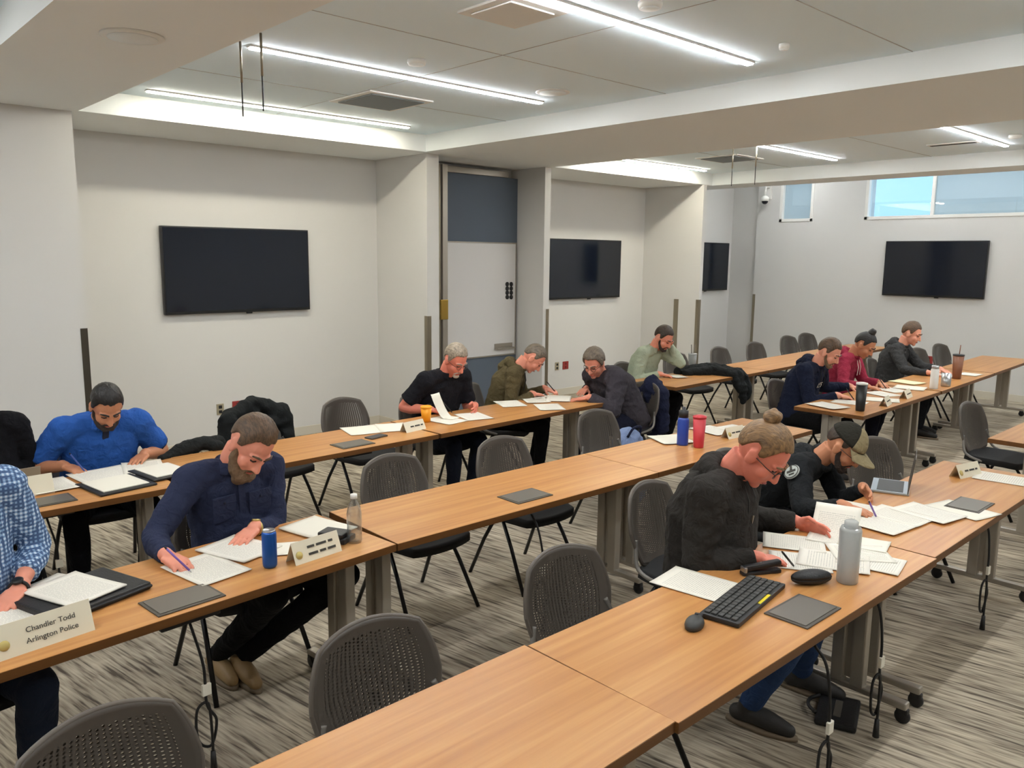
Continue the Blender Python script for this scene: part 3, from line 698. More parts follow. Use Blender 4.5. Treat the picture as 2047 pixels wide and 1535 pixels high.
def person(label, head_px, head_y, face=0.0, pitch=45, hyaw=0, roll=0, sk='fair', build=1.0, hair='hair_brown', hairstyle='short', beard=None, glasses=False,
           top=None, sleeve='long', topname='shirt', collar='crew', hood=False, trousers=(20, 20, 24), shoes=(24, 22, 22), hands=(None, None), curls=(None, None),
           knees=(.14, .14), lean_len=.50, cap=None, jacket_puff=0.0, seatback=0.0, feet_fwd=(.40, .34), head_scale=1.0, extras=None, handlift=(0, 0), spread=.0, elbow=(None, None), cuffk=.93, ankles=(None, None)):
    H = ty(head_px[0], head_px[1], head_y)
    rz = PI + face; Rw = rotz(rz); Ri = rotz(-rz)
    fw = Rw @ Vector((0, 1, 0))
    # pelvis: behind the head so that the back keeps its length
    hp = math.radians(pitch)
    hf = Vector((math.sin(math.radians(hyaw))*math.cos(hp), math.cos(math.radians(hyaw))*math.cos(hp), -math.sin(hp)))
    back = .3
    hu = (Vector((0, 0, 1)) - hf*hf.z)
    hu.normalize(); hu = Matrix.Rotation(math.radians(roll), 3, hf) @ hu
    RH = frame(hf, hu)*1.0
    hl = Vector((0, 0, H.z))
    for _ in range(12):
        P = Vector((0, -back, .535)); A = hl + RH @ Vector((0, -.035, -.075))*head_scale
        t = (A-P).normalized(); N = A - (hu*.45+t*.55).normalized()*.085
        err = (N-P).length-lean_len; back = max(.12, min(.5, back - err*.6))
    root_xy = Vector((H.x, H.y, 0)) - fw*back
    root_xy.z = 0
    sh = Vector((0, back, 0))
    hl += sh; P += sh; A += sh; N += sh            # now local to the pelvis
    t = (N-P).normalized(); rgt = Vector((1, 0, 0)); nb = (t.cross(rgt))*1.0   # nb points to the back side?
    if nb.y > 0: nb = -nb
    def world2loc(w): return Ri @ (w - root_xy)
    root = thing('person', label, 'person', root_xy, rz)
    B = build
    C1 = P + (N-P)*.30 + nb*.015; C2 = P + (N-P)*.66 + nb*.045; C3 = P+(N-P)*.88 + nb*.025
    def ring(c, ax, rx, ry, n=20, e=2.4):
        ax = ax.normalized(); r = rgt; b_ = ax.cross(r).normalized(); out = []
        for j in range(n):
            a = 2*PI*j/n; ca, sa = math.cos(a), math.sin(a)
            q = (abs(ca)**e+abs(sa)**e)**(-1/e); out.append(c + r*(ca*q*rx) + b_*(sa*q*ry))
        return out
    def torso(m, g):
        ax0 = Vector((0, -.1, 1)); ax1 = (C2-P); ax2 = (N-C1); ax3 = (N-C2)
        m.loft([ring(P+Vector((0, .0, -.085)), ax0, .14*B+g, .10*B+g), ring(P, ax0, .178*B+g, .128*B+g), ring(C1, ax1, .165*B+g, .128*B+g), ring(C2, ax2, .178*B+g, .125*B+g),
                ring(C3, ax3, .168*B**.7+g, .10*B+g), ring(N-t*.015, ax3, .085+g, .065+g), ring(N+t*.01, (A-N), .055+g, .055+g)])
    SH = [C3 + t*.005 + rgt*(s*.175*B**.7) + Vector((0, .015, 0)) for s in (1, -1)]    # 0: own right (+x local is own right)
    UA, FA = .295, .255
    arms = []
    for i in (0, 1):
        s = 1 if i == 0 else -1; S = SH[i]; hp_ = hands[i]
        if hp_ is None: tg = P + Vector((s*.13, .33, .10))
        elif isinstance(hp_, Vector): tg = world2loc(hp_)
        else: tg = world2loc(tp(hp_[0], hp_[1], .765+handlift[i]))
        d0 = (tg - S); d0.z = 0; d0 = (d0.normalized()*.8 + Vector((-s*.55, .2, 0))).normalized()
        W = tg - d0*.075 + Vector((0, 0, .012)); D = W-S; L = D.length
        if L > UA+FA-.01: W = S + D.normalized()*(UA+FA-.01); D = W-S; L = D.length
        h = (UA*UA-FA*FA+L*L)/(2*L); r = math.sqrt(max(.0004, UA*UA-h*h))
        hint = elbow[i] if elbow[i] is not None else Vector((s*(.42+spread), -.45, -.8)); hint -= D.normalized()*hint.dot(D.normalized()); hint.normalize()
        E = S + D.normalized()*h + hint*r
        arms.append((S, E, W, d0, tg))
    def arm_tube(m, i, g, upto='wrist'):
        S, E, W, d0, tg = arms[i]
        if upto == 'elbow':
            m.tube([S, S.lerp(E, .45), S.lerp(E, .74)], [.068*B**.6+g, .058*B**.6+g, .060*B**.6+g*1.6], 14, round_ends=False); m.ell(S, (.07*B**.6+g,)*3)
        else:
            k_ = cuffk if upto == 'cuff' else 1.0
            m.ell(S, (.066*B**.6+g,)*3)
            m.tube([S, S.lerp(E, .5), E.lerp(S, .06)], [.062*B**.6+g, .052*B**.6+g, .045+g], 14, round_ends=True)
            m.tube([E.lerp(S, .05), E.lerp(W, .3), E.lerp(W, k_)], [.044+g, .045+g, .029+g*.9], 14, round_ends=(upto != 'cuff'))
    HJ = [P + Vector((s*.095, .03, -.02)) for s in (1, -1)]; legs = []
    for i in (0, 1):
        s = 1 if i == 0 else -1
        kn = Vector((P.x+s*knees[i], P.y+.43, .50)); an = Vector((P.x+s*knees[i]*.9, P.y+feet_fwd[i], .085)) if ankles[i] is None else world2loc(tp(ankles[i][0], ankles[i][1], .085)); legs.append((HJ[i], kn, an))
    def leg_tube(m, i, g, cut=1.0):
        h, kn, an = legs[i]
        m.tube([h, h.lerp(kn, .5), kn], [.092*B**.7+g, .08*B**.6+g, .058+g], 16, round_ends=True)
        m.tube([kn, kn.lerp(an, .32), kn.lerp(an, cut)], [.057+g, .058+g, .036+g*1.6], 14, round_ends=(cut >= 1))
    # ---- body: one continuous skin
    m = MB()
    torso(m, -.014)
    m.tube([N-t*.05, N+(A-N)*.5, A+hu*.02], [.064, .056*B**.5, .056], 16)
    hs = head_scale
    def hpnt(x, y, z): return hl + RH @ (Vector((x, y, z))*hs)
    def hell(c, r): m.ell(hpnt(*c), tuple(q*hs for q in r), RH, 20, 14)
    hell((0, -.012, .03), (.080, .100, .101)); hell((0, .022, -.03), (.064, .078, .085)); hell((0, .035, -.07), (.050, .055, .045)); hell((0, .072, -.098), (.024, .022, .02))
    for s in (1, -1):
        hell((s*.040, .055, -.03), (.026, .03, .03)); hell((s*.079, -.008, -.012), (.011, .021, .032)); hell((s*.083, -.016, .004), (.007, .016, .018))
        m.tube([hpnt(s*.008, .088, .026), hpnt(s*.03, .087, .030), hpnt(s*.052, .070, .024)], [.008, .010, .007], 8, round_ends=True)
        hell((s*.012, .098, -.034), (.009, .012, .008)); hell((s*.031, .075, .008), (.016, .012, .010))
    m.tube([hpnt(0, .088, .022), hpnt(0, .103, -.008), hpnt(0, .113, -.03)], [.009*hs, .011*hs, .0135*hs], 10, round_ends=True)
    hell((0, .088, -.062), (.021, .010, .006)); hell((0, .086, -.073), (.018, .011, .006))
    for i in (0, 1):
        arm_tube(m, i, -.006 if sleeve == 'long' else .0)
        S, E, W, d0, tg = arms[i]; s = 1 if i == 0 else -1
        cur = curls[i] or 'write'
        fd = d0.copy(); fd.z = -.18 if cur != 'up' else .75; fd.normalize()
        nrm = Vector((0, 0, -1)) if cur not in ('hold', 'up') else Vector((-s*.9, .1, -.25))       # palm side
        nrm = (nrm - fd*nrm.dot(fd)).normalized(); side = fd.cross(nrm)*1.0                 # towards the little finger or thumb
        if side.dot(Vector((-s, 0, 0))) < 0: side = -side                                   # side = thumb side
        m.tube([W - fd*.02, W+fd*.01], [.030, .027], 12, round_ends=True)
        m.box(W+fd*.052, (.078, .084, .024), frame(fd, -nrm), .010)
        m.ell(W+fd*.03 + side*.022 + nrm*.006, (.019, .03, .015), frame(fd, -nrm))
        base = W+fd*.092
        segs = {'write': (35, 45, 30), 'flat': (8, 12, 8), 'hold': (25, 30, 20), 'fist': (75, 85, 50), 'up': (60, 75, 45)}[cur]
        for q, (off, Lf, rr) in enumerate(((.032, .070, .0088), (.0108, .080, .0092), (-.0105, .074, .0088), (-.031, .060, .0078))):
            d = (fd + side*(off*2.2)).normalized(); p0 = base + side*off - fd*(.002 if q != 3 else .010) - nrm*.002; pts = [p0-d*.015, p0]; ang = 0
            ax = d.cross(nrm).normalized()
            for kk, (fr_, cu_) in enumerate(zip((.45, .32, .23), segs)):
                ang += math.radians(cu_*(1+.10*(q-1))*(.45 if kk == 0 else .75)); dd = (d*math.cos(ang) + nrm*math.sin(ang)); pts.append(pts[-1]+dd*Lf*fr_)
            m.tube(pts, [rr*1.05, rr, rr*.97, rr*.9, rr*.78], 8, round_ends=True)
        th0 = W + fd*.028 + side*.034 + nrm*.006; d1 = (fd*.65 + side*.65 + nrm*.3).normalized(); d2 = (fd*.9 + side*.05 + nrm*.45).normalized()
        m.tube([th0-d1*.012, th0+d1*.032, th0+d1*.032+d2*.028, th0+d1*.032+d2*.05], [.0135, .0115, .0105, .008], 8, round_ends=True)
    for i in (0, 1):
        leg_tube(m, i, -.014); h, kn, an = legs[i]
        m.tube([an, an+Vector((0, .08, -.045)), an+Vector((0, .15, -.055))], [.034, .030, .02], 10, round_ends=True)
    me = fuse(m, .0052, 'body', 2, .5)
    link('body', me, skin(sk), root)
    # ---- face parts
    for s in (1, -1):
        MB().tube([hpnt(s*.021, .0865, .006), hpnt(s*.032, .0868, .004), hpnt(s*.043, .080, .006)], .0042*hs, 8, round_ends=True).build('eye', MT['eye'], root)
        MB().tube([hpnt(s*.014, .098, .030), hpnt(s*.032, .0955, .038), hpnt(s*.052, .080, .033)], [.005*hs, .0055*hs, .0035*hs], 8, round_ends=True).build('eyebrow', MT[hair], root)
    MB().tube([hpnt(-.019, .093, -.066), hpnt(0, .0985, -.065), hpnt(.019, .093, -.066)], [.003*hs, .0055*hs, .003*hs], 8, round_ends=True).build('lips', MT['lips'], root)
    # ---- hair shell
    def hair_shell(th, front=38, side=-2, nape=-42, sidet=.4, top_extra=0.0):
        nu, nv = 56, 18; rings = []
        for j in range(nv+1):
            ringp = []
            for i in range(nu):
                az = 2*PI*i/nu; f = math.cos(az)                      # 1 = front
                K = [(-1.0, nape), (-.62, nape*.8), (-.28, side+2), (-.02, side+6), (.10, side-14), (.30, side-16), (.42, side+4), (.60, front-7), (.78, front), (1.01, front+1)]
                lo = next(y0+(y1-y0)*(f-x0)/(x1-x0) for (x0, y0), (x1, y1) in zip(K, K[1:]) if x0-1e-6 <= f <= x1)
                lo += noise.noise(Vector((math.sin(az)*5, math.cos(az)*5, build*7)))*5
                el = math.radians(90 - (90-lo)*(j/nv)); d = Vector((math.sin(az)*math.cos(el), math.cos(az)*math.cos(el), math.sin(el)))
                kk = j/nv; tt = th*(1 + top_extra*max(0, d.z)*(.4+.6*max(0, d.y)))*((1-kk)+kk*sidet) if j < nv else -.006
                nzv = noise.noise(Vector((az*7, el*3, build*9)))*.18 + noise.noise(Vector((az*20, el*4, 2.0)))*.14
                tt *= 1+nzv
                ringp.append(hl + RH @ (Vector((d.x*(.081+tt), d.y*(.101+tt)-.012, d.z*(.102+tt)+.03))*hs))
            rings.append(ringp)
        q = MB(); q.loft(rings[1:], True); return q
    if hairstyle == 'short': hair_shell(.013, 33, 0, -40, .35, .6).build('hair', MT[hair], root)
    elif hairstyle == 'buzz': hair_shell(.007, 35, 4, -38, .5).build('hair', MT[hair], root)
    elif hairstyle == 'quiff': hair_shell(.013, 36, 3, -34, .25, 1.2).build('hair', MT[hair], root)
    elif hairstyle == 'full': hair_shell(.020, 33, -8, -46, .7, .5).build('hair', MT[hair], root)
    elif hairstyle in ('bun', 'lowbun'):
        hb = hair_shell(.010, 35, 4, -44, .5).build('hair', MT[hair], root)
        q = MB(); c = hpnt(0, -.080, .128) if hairstyle == 'bun' else hpnt(0, -.03, .15)
        for a in range(3):
            pts = [c + RH @ Vector((.024*math.cos(x)*(1-.15*a), .024*math.sin(x)*(1-.15*a), -.012+.014*a+.004*math.sin(3*x))) for x in np.linspace(0, 2*PI, 15)]
            q.tube(pts, .016, 8)
        q.ell(c, (.026, .026, .026), RH); link('hair_bun', fuse(q, .005, 'bun', 2), MT[hair], hb)
        if hairstyle == 'pony':
            q = MB(); q.tube([hpnt(.03, -.10, .04), hpnt(.035, -.135, .0), hpnt(.03, -.14, -.05)], [.03, .035, .02], 10, round_ends=True).build('pony_tail', MT[hair], hb)
    if beard:
        q = MB(); gt = beard[1] < 0
        L = max(0, beard[1])
        for s in (() if gt else (1, -1)): q.tube([hpnt(s*.071, .008, .0), hpnt(s*.064, .022, -.045), hpnt(s*.048, .055, -.085), hpnt(s*.02, .082, -.102)], [.008*hs, (.013+.3*L)*hs, (.017+.4*L)*hs, (.020+.5*L)*hs], 10, round_ends=True)
        q.ell(hpnt(0, .078, -.100-L*.5), ((.03+L*.4)*hs, (.022+L*.3)*hs, (.02+L)*hs), RH)
        for s in (1, -1): q.tube([hpnt(s*.003, .099, -.050), hpnt(s*.02, .092, -.054), hpnt(s*.031, .078, -.078)], [.0065*hs, .007*hs, .007*hs], 8, round_ends=True)
        bm_ = fuse(q, .005, 'beard', 2); wrinkle(bm_, -.004, 70, 3); link('beard', bm_, MT[beard[0]], root)
    if glasses:
        q = MB()
        for s in (1, -1):
            pts = [hpnt(s*.033+.023*math.cos(x), .104-.006*abs(math.cos(x)), .004+.018*math.sin(x)) for x in np.linspace(0, 2*PI, 19)]; q.tube(pts, .0017, 6, False)
            q.tube([hpnt(s*.056, .098, .008), hpnt(s*.076, .06, .008), hpnt(s*.084, -.005, .004)], .0019, 6)
        q.tube([hpnt(-.01, .105, .008), hpnt(.01, .105, .008)], .0016, 6); q.build('spectacles', MT['lens'], root)
    # ---- clothes
    topm = top if not isinstance(top, tuple) else cloth(topname+'_cloth', top)
    m = MB(); g = .008+jacket_puff
    torso(m, g)
    m.tube([C3, N-t*.03], [.09*B, .075], 14)
    for i in (0, 1):
        arm_tube(m, i, g, 'elbow' if sleeve == 'short' else 'cuff')
        m.tube([N-t*.035, SH[i].lerp(N, .35), SH[i]], [.06, .062+g, .064+g], 12, round_ends=True)
    me = fuse(m, .0085, topname, 4, .5); wrinkle(me, .0065+jacket_puff*.3, 11, sum(map(ord, label)) % 17, (1, 1, 1.6)); wrinkle(me, -.004, 30, 5)
    shirt = link(topname, me, topm, root)
    up = (A-N).normalized(); cr = up.cross(Vector((1, 0, 0))); cr = cr if cr.y > 0 else -cr
    if hood:
        q = MB(); c = N - t*.005
        pts = [c + rgt*math.sin(x)*.105 + nb*(math.cos(x)*.085+.012) + t*(.028*math.cos(x)-.005) for x in np.linspace(-2.5, 2.5, 17)]
        q.tube(pts, [.016+.03*max(0, math.cos(x*.6)) for x in np.linspace(-2.5, 2.5, 17)], 12, round_ends=True)
        q.tube([c+nb*.09+t*.02, c+nb*.125-t*.05, c+nb*.115-t*.15], [.05, .06, .02], 12, round_ends=True)
        h_ = fuse(q, .008, 'hood', 4); wrinkle(h_, .005, 20, 2); link('hood', h_, topm, shirt)
        for s in (1, -1): MB().tube([c+rgt*s*.035-nb*.075-t*.02, c+rgt*s*.04-nb*.11-t*.08, c+rgt*s*.042-nb*.125-t*.16], .0035, 6, round_ends=True).build('drawstring', MT['cable'] if sum(lin(top)[:3] if isinstance(top, tuple) else (0,)) < .2 else MT['tag'], shirt)
    if collar in ('polo', 'shirt'):
        q = MB()
        def cf(a, b_):
            x = -2.75+5.5*a; rr = .062+.030*b_; return N + t*(.028-.045*b_) + rgt*math.sin(x)*rr*1.05 + nb*(math.cos(x)*rr*.95)
        q.grid(cf, 26, 3, .004).build('collar', topm, shirt)
    else:
        pts = [N + t*.006 + rgt*math.sin(x)*.073 + nb*(math.cos(x)*.068) for x in np.linspace(0, 2*PI, 25)]
        MB().tube(pts, .011 if collar == 'crew' else .018, 8, False).build('neckband', topm, shirt)
    if sleeve == 'long':
        for i in (0, 1):
            S, E, W, d0, tg = arms[i]; d = (W-E).normalized(); W = W if cuffk > .9 else E.lerp(W, cuffk)+d*.02; ex = 0 if cuffk > .9 else .006; MB().tube([W-d*.055, W-d*.02, W-d*.014], [.033+g*.7+ex, .034+g*.8+ex, .031+g*.6+ex], 14).build('cuff', topm, shirt)
    tr = cloth('trouser_cloth', trousers)
    m = MB(); m.loft([ring(P+Vector((0, .0, -.095)), Vector((0, -.1, 1)), .15*B, .115*B), ring(P, Vector((0, -.1, 1)), .183*B, .135*B), ring(P+t*.05, t, .176*B, .132*B)])
    for i in (0, 1): leg_tube(m, i, .006, .96)
    me = fuse(m, .0095, 'trousers', 4, .5); wrinkle(me, .006, 13, 4, (1, 1, .7)); link('trousers', me, tr, root)
    shm = mat('shoe_leather', shoes, .55, bump=.2, bscale=200)
    for i in (0, 1):
        h, kn, an = legs[i]; a0 = Vector((an.x, an.y, 0)); q = MB()
        q.tube([a0+Vector((0, -.045, .05)), a0+Vector((0, .03, .062)), a0+Vector((0, .10, .05)), a0+Vector((0, .175, .036))], [.036, .044, .042, .030], 14, round_ends=True)
        q.tube([a0+Vector((0, 0, .05)), an+Vector((0, .0, .03))], [.042, .040], 14)
        sme = fuse(q, .007, 'shoe', 3)
        for v in sme.vertices: v.co.z = max(v.co.z, .012)
        sh_ = link('shoe', sme, shm, root)
        so = MB(); so.loft([[a0+Vector((.043*(1-.15*(y < 0))*math.cos(x)*1.0, .06+.155*math.sin(x), z)) for x in np.linspace(0, 2*PI, 25)[:-1] for y in (math.sin(x),)] for z in (0, .018)]); so.build('sole', MT['sole'], sh_)
    if cap: cap(root, hpnt, RH, hl, hs)
    if extras: extras(root=root, shirt=shirt, arms=arms, N=N, t=t, nb=nb, C2=C2, C1=C1, C3=C3, rgt=rgt, hpnt=hpnt, B=B, SH=SH, legs=legs, g=g, topm=topm, RH=RH)
    return root
MT['sole'] = mat('shoe_sole', (120, 104, 84), .7)
def watch(a, i, strap, face_m, off=.035):
    S, E, W, d0, tg = a['arms'][i]; d = (W-E).normalized(); c = W - d*off + d*.02
    u = Vector((0, 0, 1)); u = (u-d*u.dot(d)).normalized(); r = d.cross(u)
    b_ = MB().tube([c+(u*math.cos(x)+r*math.sin(x))*.031 for x in np.linspace(0, 2*PI, 21)], .0065, 8, False).build('watch_strap', MT[strap], a['root'])
    MB().lathe([(.019, -.004), (.02, .004), (.016, .007), (0, .007)], c+u*.034, 18, frame(d, u)).build('watch_face', MT[face_m], b_)
MT['goldmetal'] = mat('gold_watch_metal', (200, 176, 110), .3, .8)

def x_p1(**a):      # dark band at the sleeves of the blue polo
    for i in (0, 1):
        S, E, W, d0, tg = a['arms'][i]; d = (E-S).normalized(); c = S.lerp(E, .745)
        MB().tube([c-d*.010, c+d*.006], [.0735, .0735], 16).build('sleeve_band', MT['navyband'], a['shirt'])
    q = MB(); 
    q.box(a['N']-a['nb']*.085-a['t']*.05, (.035, .012, .12), frame(-a['nb'], a['t']), .004).build('placket', MT['navyband'], a['shirt'])
MT['navyband'] = mat('navy_trim', (22, 28, 50), .9)
person('person in bright blue polo shirt looking down and writing at left table', (213, 812), 4.93, face=-.05, pitch=42, sk='tan', build=1.2, hair='hair_dark', hairstyle='short', beard=('beard_dark', .0),
       top=(44, 90, 168), sleeve='short', topname='polo_shirt', collar='polo', hands=((150, 938), (278, 918)), curls=('write', 'flat'), trousers=(12, 13, 18), extras=x_p1, lean_len=.52, knees=(.22, .18), spread=.25)
def x_p2(**a):
    watch(a, 1, 'goldmetal', 'goldmetal')
    f = -a['nb']
    for s in (1, -1):
        c = a['C2'] + f*(.125*a['B']+.012) + a['rgt']*s*.085 + a['t']*.0
        p = MB().box(c, (.105, .008, .115), frame(f, a['t']), .004).build('chest_pocket', a['topm'], a['shirt'])
        MB().box(c+a['t']*.05+f*.005, (.108, .007, .04), frame(f, a['t']), .003).build('pocket_flap', a['topm'], p)
        MB().lathe([(.006, 0), (.006, .003), (0, .004)], c+a['t']*.04+f*.009, 12, frame(a['t'], f)).build('button', MT['navyband'], p)
    MB().box(a['C2']+f*(.125*a['B']+.013), (.03, .008, .36), frame(f, a['t']), .003).build('placket', a['topm'], a['shirt'])
person('person in navy blue button shirt with brown beard writing at center left table', (500, 890), 3.38, face=.0, pitch=46, hyaw=-6, roll=-16, head_scale=1.06, sk='pink', build=1.08, hair='hair_brown', hairstyle='quiff', beard=('beard_brown', .03),
       top=(44, 50, 74), topname='button_shirt', collar='shirt', hands=((355, 1125), (490, 1072)), curls=('write', 'flat'), trousers=(10, 10, 12), shoes=(150, 122, 82), extras=x_p2, knees=(.02, .34), ankles=((432, 1312), (478, 1318)), spread=.2)
def x_p3(**a): watch(a, 1, 'cable', 'tvblack', .02)
person('person in blue and white checked shirt cut off at the left edge', (-110, 900), 3.28, face=.05, pitch=40, sk='pink', build=1.12, hair='hair_brown', top=plaid(), topname='checked_shirt', collar='shirt',
       hands=((-150, 1250), (18, 1200)), curls=('flat', 'write'), trousers=(30, 38, 54), extras=x_p3, spread=.1, cuffk=.62)
person('person in black shirt mostly cut off at the left photo edge', (-45, 800), 5.0, face=-.05, pitch=40, sk='tan', hair='hair_dark', top=(20, 20, 24), topname='black_shirt', hands=((-90, 955), (-20, 960)), curls=('flat', 'flat'), trousers=(18, 18, 20))
def x_p4(**a): watch(a, 0, 'cable', 'tvblack', .03)
person('person in black polo and spectacles with grey hair at back table', (910, 720), 5.02, face=.05, pitch=34, sk='red', build=1.14, hair='hair_grey', hairstyle='short', beard=('beard_grey', -1), glasses=True,
       top=(24, 24, 29), sleeve='short', topname='polo_shirt', collar='polo', hands=((878, 822), (950, 818)), curls=('write', 'hold'), trousers=(24, 28, 40), extras=x_p4, lean_len=.53)
person('person in olive green hoodie bent over papers by the whiteboard', (1066, 716), 5.15, face=.75, pitch=52, sk='pink', build=1.02, hair='hair_gb', hairstyle='buzz', top=(84, 74, 50), topname='hooded_top', hood=True,
       hands=((1078, 788), (1104, 781)), curls=('write', 'write'), trousers=(14, 14, 16))
def x_p6(**a):
    pass
person('person in dark puffy jacket facing left at the table end', (1188, 726), 4.72, face=-1.8, pitch=32, hyaw=-28, sk='pink', build=1.12, hair='hair_gb', hairstyle='full', glasses=True, top=(62, 58, 64), topname='puffy_jacket', collar='thick', jacket_puff=.018,
       hands=((1165, 782), (1158, 797)), curls=('flat', 'flat'), trousers=(24, 26, 42), lean_len=.5)
chinp = ty(1340, 692, 5.12)
person('person in pale green shirt with chin on fist at far table', (1326, 676), 5.16, face=.1, pitch=34, sk='pink', hair='hair_dkbrown', hairstyle='short', beard=('beard_dark', .0), top=(168, 178, 156), topname='button_shirt', collar='shirt',
       hands=((1334, 750), chinp), curls=('write', 'up'), trousers=(16, 16, 20), lean_len=.53, elbow=(None, Vector((-.35, .35, -1))))
def x_p8(**a):
    f = -a['nb']; c = a['C2'] + f*(.125*a['B']+.030) + a['t']*.03 + a['rgt']*.05
    lettering('155', .075, MT['tag'], a['shirt'], c, (frame(a['t'], f)).to_euler(), 'chest_print')
person('person in navy hoodie with white chest print by black tumbler', (1657, 705), 3.42, face=.1, pitch=32, sk='fair', build=1.1, hair='hair_brown', hairstyle='short', beard=('beard_brown', .0), top=(26, 32, 52), topname='hooded_top', hood=True,
       hands=((1692, 793), (1716, 776)), curls=('write', 'flat'), trousers=(16, 16, 18), extras=x_p8, lean_len=.52)
person('person in maroon hoodie with dark hair tied in a bun', (1728, 690), 3.55, face=.15, pitch=38, sk='tan', build=.95, hair='hair_dark', hairstyle='lowbun', top=(150, 44, 66), topname='hooded_top', hood=True,
       hands=((1750, 776), (1766, 770)), curls=('write', 'flat'), trousers=(22, 24, 34), lean_len=.5)
person('person in charcoal jacket with short brown hair at the far table', (1822, 667), 3.65, face=.15, pitch=22, sk='fair', build=1.08, hair='hair_brown', hairstyle='short', top=(58, 58, 58), topname='hooded_jacket', hood=True,
       hands=((1872, 748), (1890, 742)), curls=('write', 'flat'), trousers=(18, 20, 26), lean_len=.50)
def x_p11(**a):
    f = -a['nb']; MB().box(a['C2']+f*(.125*a['B']+.010)-a['t']*.03, (.010, .012, .13), frame(f, a['t']), .002).build('zipper', MT['steel'], a['shirt'])
person('person in charcoal hooded jacket with topknot bun and spectacles by keyboard', (1522, 906), 1.70, face=.22, pitch=46, sk='red', build=1.30, hair='hair_blond', hairstyle='bun', glasses=True, top=(46, 43, 40), topname='hooded_jacket', hood=True, jacket_puff=.006,
       hands=((1548, 1118), (1628, 1056)), curls=('write', 'hold'), trousers=(44, 66, 104), shoes=(40, 38, 36), extras=x_p11, lean_len=.54, ankles=((1495, 1412), (1600, 1345)), head_scale=1.08)
def x_p12(**a):
    i = 0; S, E, W, d0, tg = a['arms'][i]; d = (E-S).normalized(); c = S.lerp(E, .30); out = Vector((1, 0, .12)); out = (out - d*out.dot(d)).normalized()
    R = frame(d, out); cc = c+out*.078
    e = MB().lathe([(.045, 0), (.045, .004), (.040, .007), (0, .008)], cc, 24, R).build('shoulder_patch', MT['patch'], a['shirt'])
    q = MB(); q.box(cc+out*.010, (.05, .012, .003), R).box(cc+out*.010+d*-.022, (.012, .026, .003), R).box(cc+out*.010+d*.02, (.03, .008, .003), R); q.build('patch_emblem', MT['ink'], e)
    pts = [cc + (R @ Vector((math.cos(x)*.04, math.sin(x)*.04, .008))) for x in np.linspace(0, 2*PI, 25)]; MB().tube(pts, .002, 6, False).build('patch_border', MT['ink'], e)
MT['patch'] = mat('grey_patch', (176, 180, 174), .85)
MT['capdark'] = cloth('cap_dark_mesh', (44, 42, 36)); MT['captan'] = cloth('cap_tan_twill', (138, 126, 96))
def cap12(root, hpnt, RH, hl, hs):
    def shell(az0, az1, name, m, th):
        def fn(a, b_):
            az = az0+(az1-az0)*a; el = math.radians(12 + 78*b_); d = Vector((math.sin(az)*math.cos(el), math.cos(az)*math.cos(el), math.sin(el)))
            return hl + RH @ (Vector((d.x*(.083+th), d.y*(.104+th)-.012, d.z*(.108+th)+.026))*hs)
        return MB().grid(fn, 28, 12, .003).build(name, m, root)
    crown = shell(1.0, 2*PI-1.0, 'cap_crown', MT['capdark'], .004); shell(-1.05, 1.05, 'cap_front_panel', MT['captan'], .006)
    def brim(a, b_):
        az = -1.1+2.2*a; r0 = Vector((math.sin(az)*.086, math.cos(az)*.106-.012, .045)); ext = .092*math.cos(az*.85)
        return hl + RH @ ((r0 + Vector((math.sin(az)*.02*b_, ext*b_*1.0, -.012*b_-.03*b_*math.sin(az)**2)))*hs)
    MB().grid(brim, 24, 8, .004).build('cap_brim', MT['captan'], root)
    MB().lathe([(.008, 0), (.007, .005), (0, .006)], hpnt(0, -.012, .139), 12, RH).build('cap_button', MT['capdark'], root)
person('person in dark jacket and olive cap with brim writing by topknot person', (1688, 892), 1.92, face=.12, pitch=40, sk='tan', build=1.02, hair='hair_dkbrown', hairstyle='buzz', beard=('beard_dark', .004), glasses=True, top=(28, 30, 32), topname='dark_jacket', collar='thick',
       hands=((1722, 1022), (1738, 990)), curls=('write', 'hold'), trousers=(18, 18, 20), cap=cap12, extras=x_p12, lean_len=.5)
# the chairs people sit on
def seat_for(px, y, key, label, back=.33, a=0.0):
    pass

MT['leather'] = mat('black_leather', (26, 26, 28), .5, bump=.3, bscale=160)
MT['canblue'] = mat('blue_can', (34, 88, 168), .3, .5); MT['alu'] = mat('aluminium', (190, 192, 194), .3, .9)
MT['orange'] = mat('orange_cup', (240, 160, 24), .45); MT['bottleblue'] = mat('blue_bottle_paint', (40, 70, 160), .35); MT['redcup'] = mat('red_tumbler_paint', (196, 52, 62), .4)
MT['blackmug'] = mat('black_tumbler_paint', (22, 22, 22), .4); MT['browncup'] = mat('brown_tumbler_paint', (122, 72, 42), .4); MT['pad'] = mat('pale_yellow_pad', (226, 222, 178), .8)
MT['key'] = mat('keycap', (58, 58, 56), .5)
MT['yellow'] = mat('yellow_sticker', (226, 204, 30), .6)
MT['laptop'] = mat('taupe_laptop_lid', (150, 134, 116), .4, .4); MT['lapsilver'] = mat('silver_laptop', (170, 178, 184), .35, .6)
MT['purple'] = mat('purple_pen', (120, 90, 170), .4); MT['penblack'] = MT['leather']; MT['penblue'] = mat('blue_pen', (70, 90, 160), .4)
MT['jacketblk'] = cloth('black_jacket_cloth', (30, 32, 32)); MT['jacketnavy'] = cloth('navy_jacket_cloth', (30, 34, 56)); MT['bagblue'] = cloth('pale_blue_bag_cloth', (118, 134, 168))
MT['kb'] = mat('keyboard_plastic', (34, 34, 34), .5)

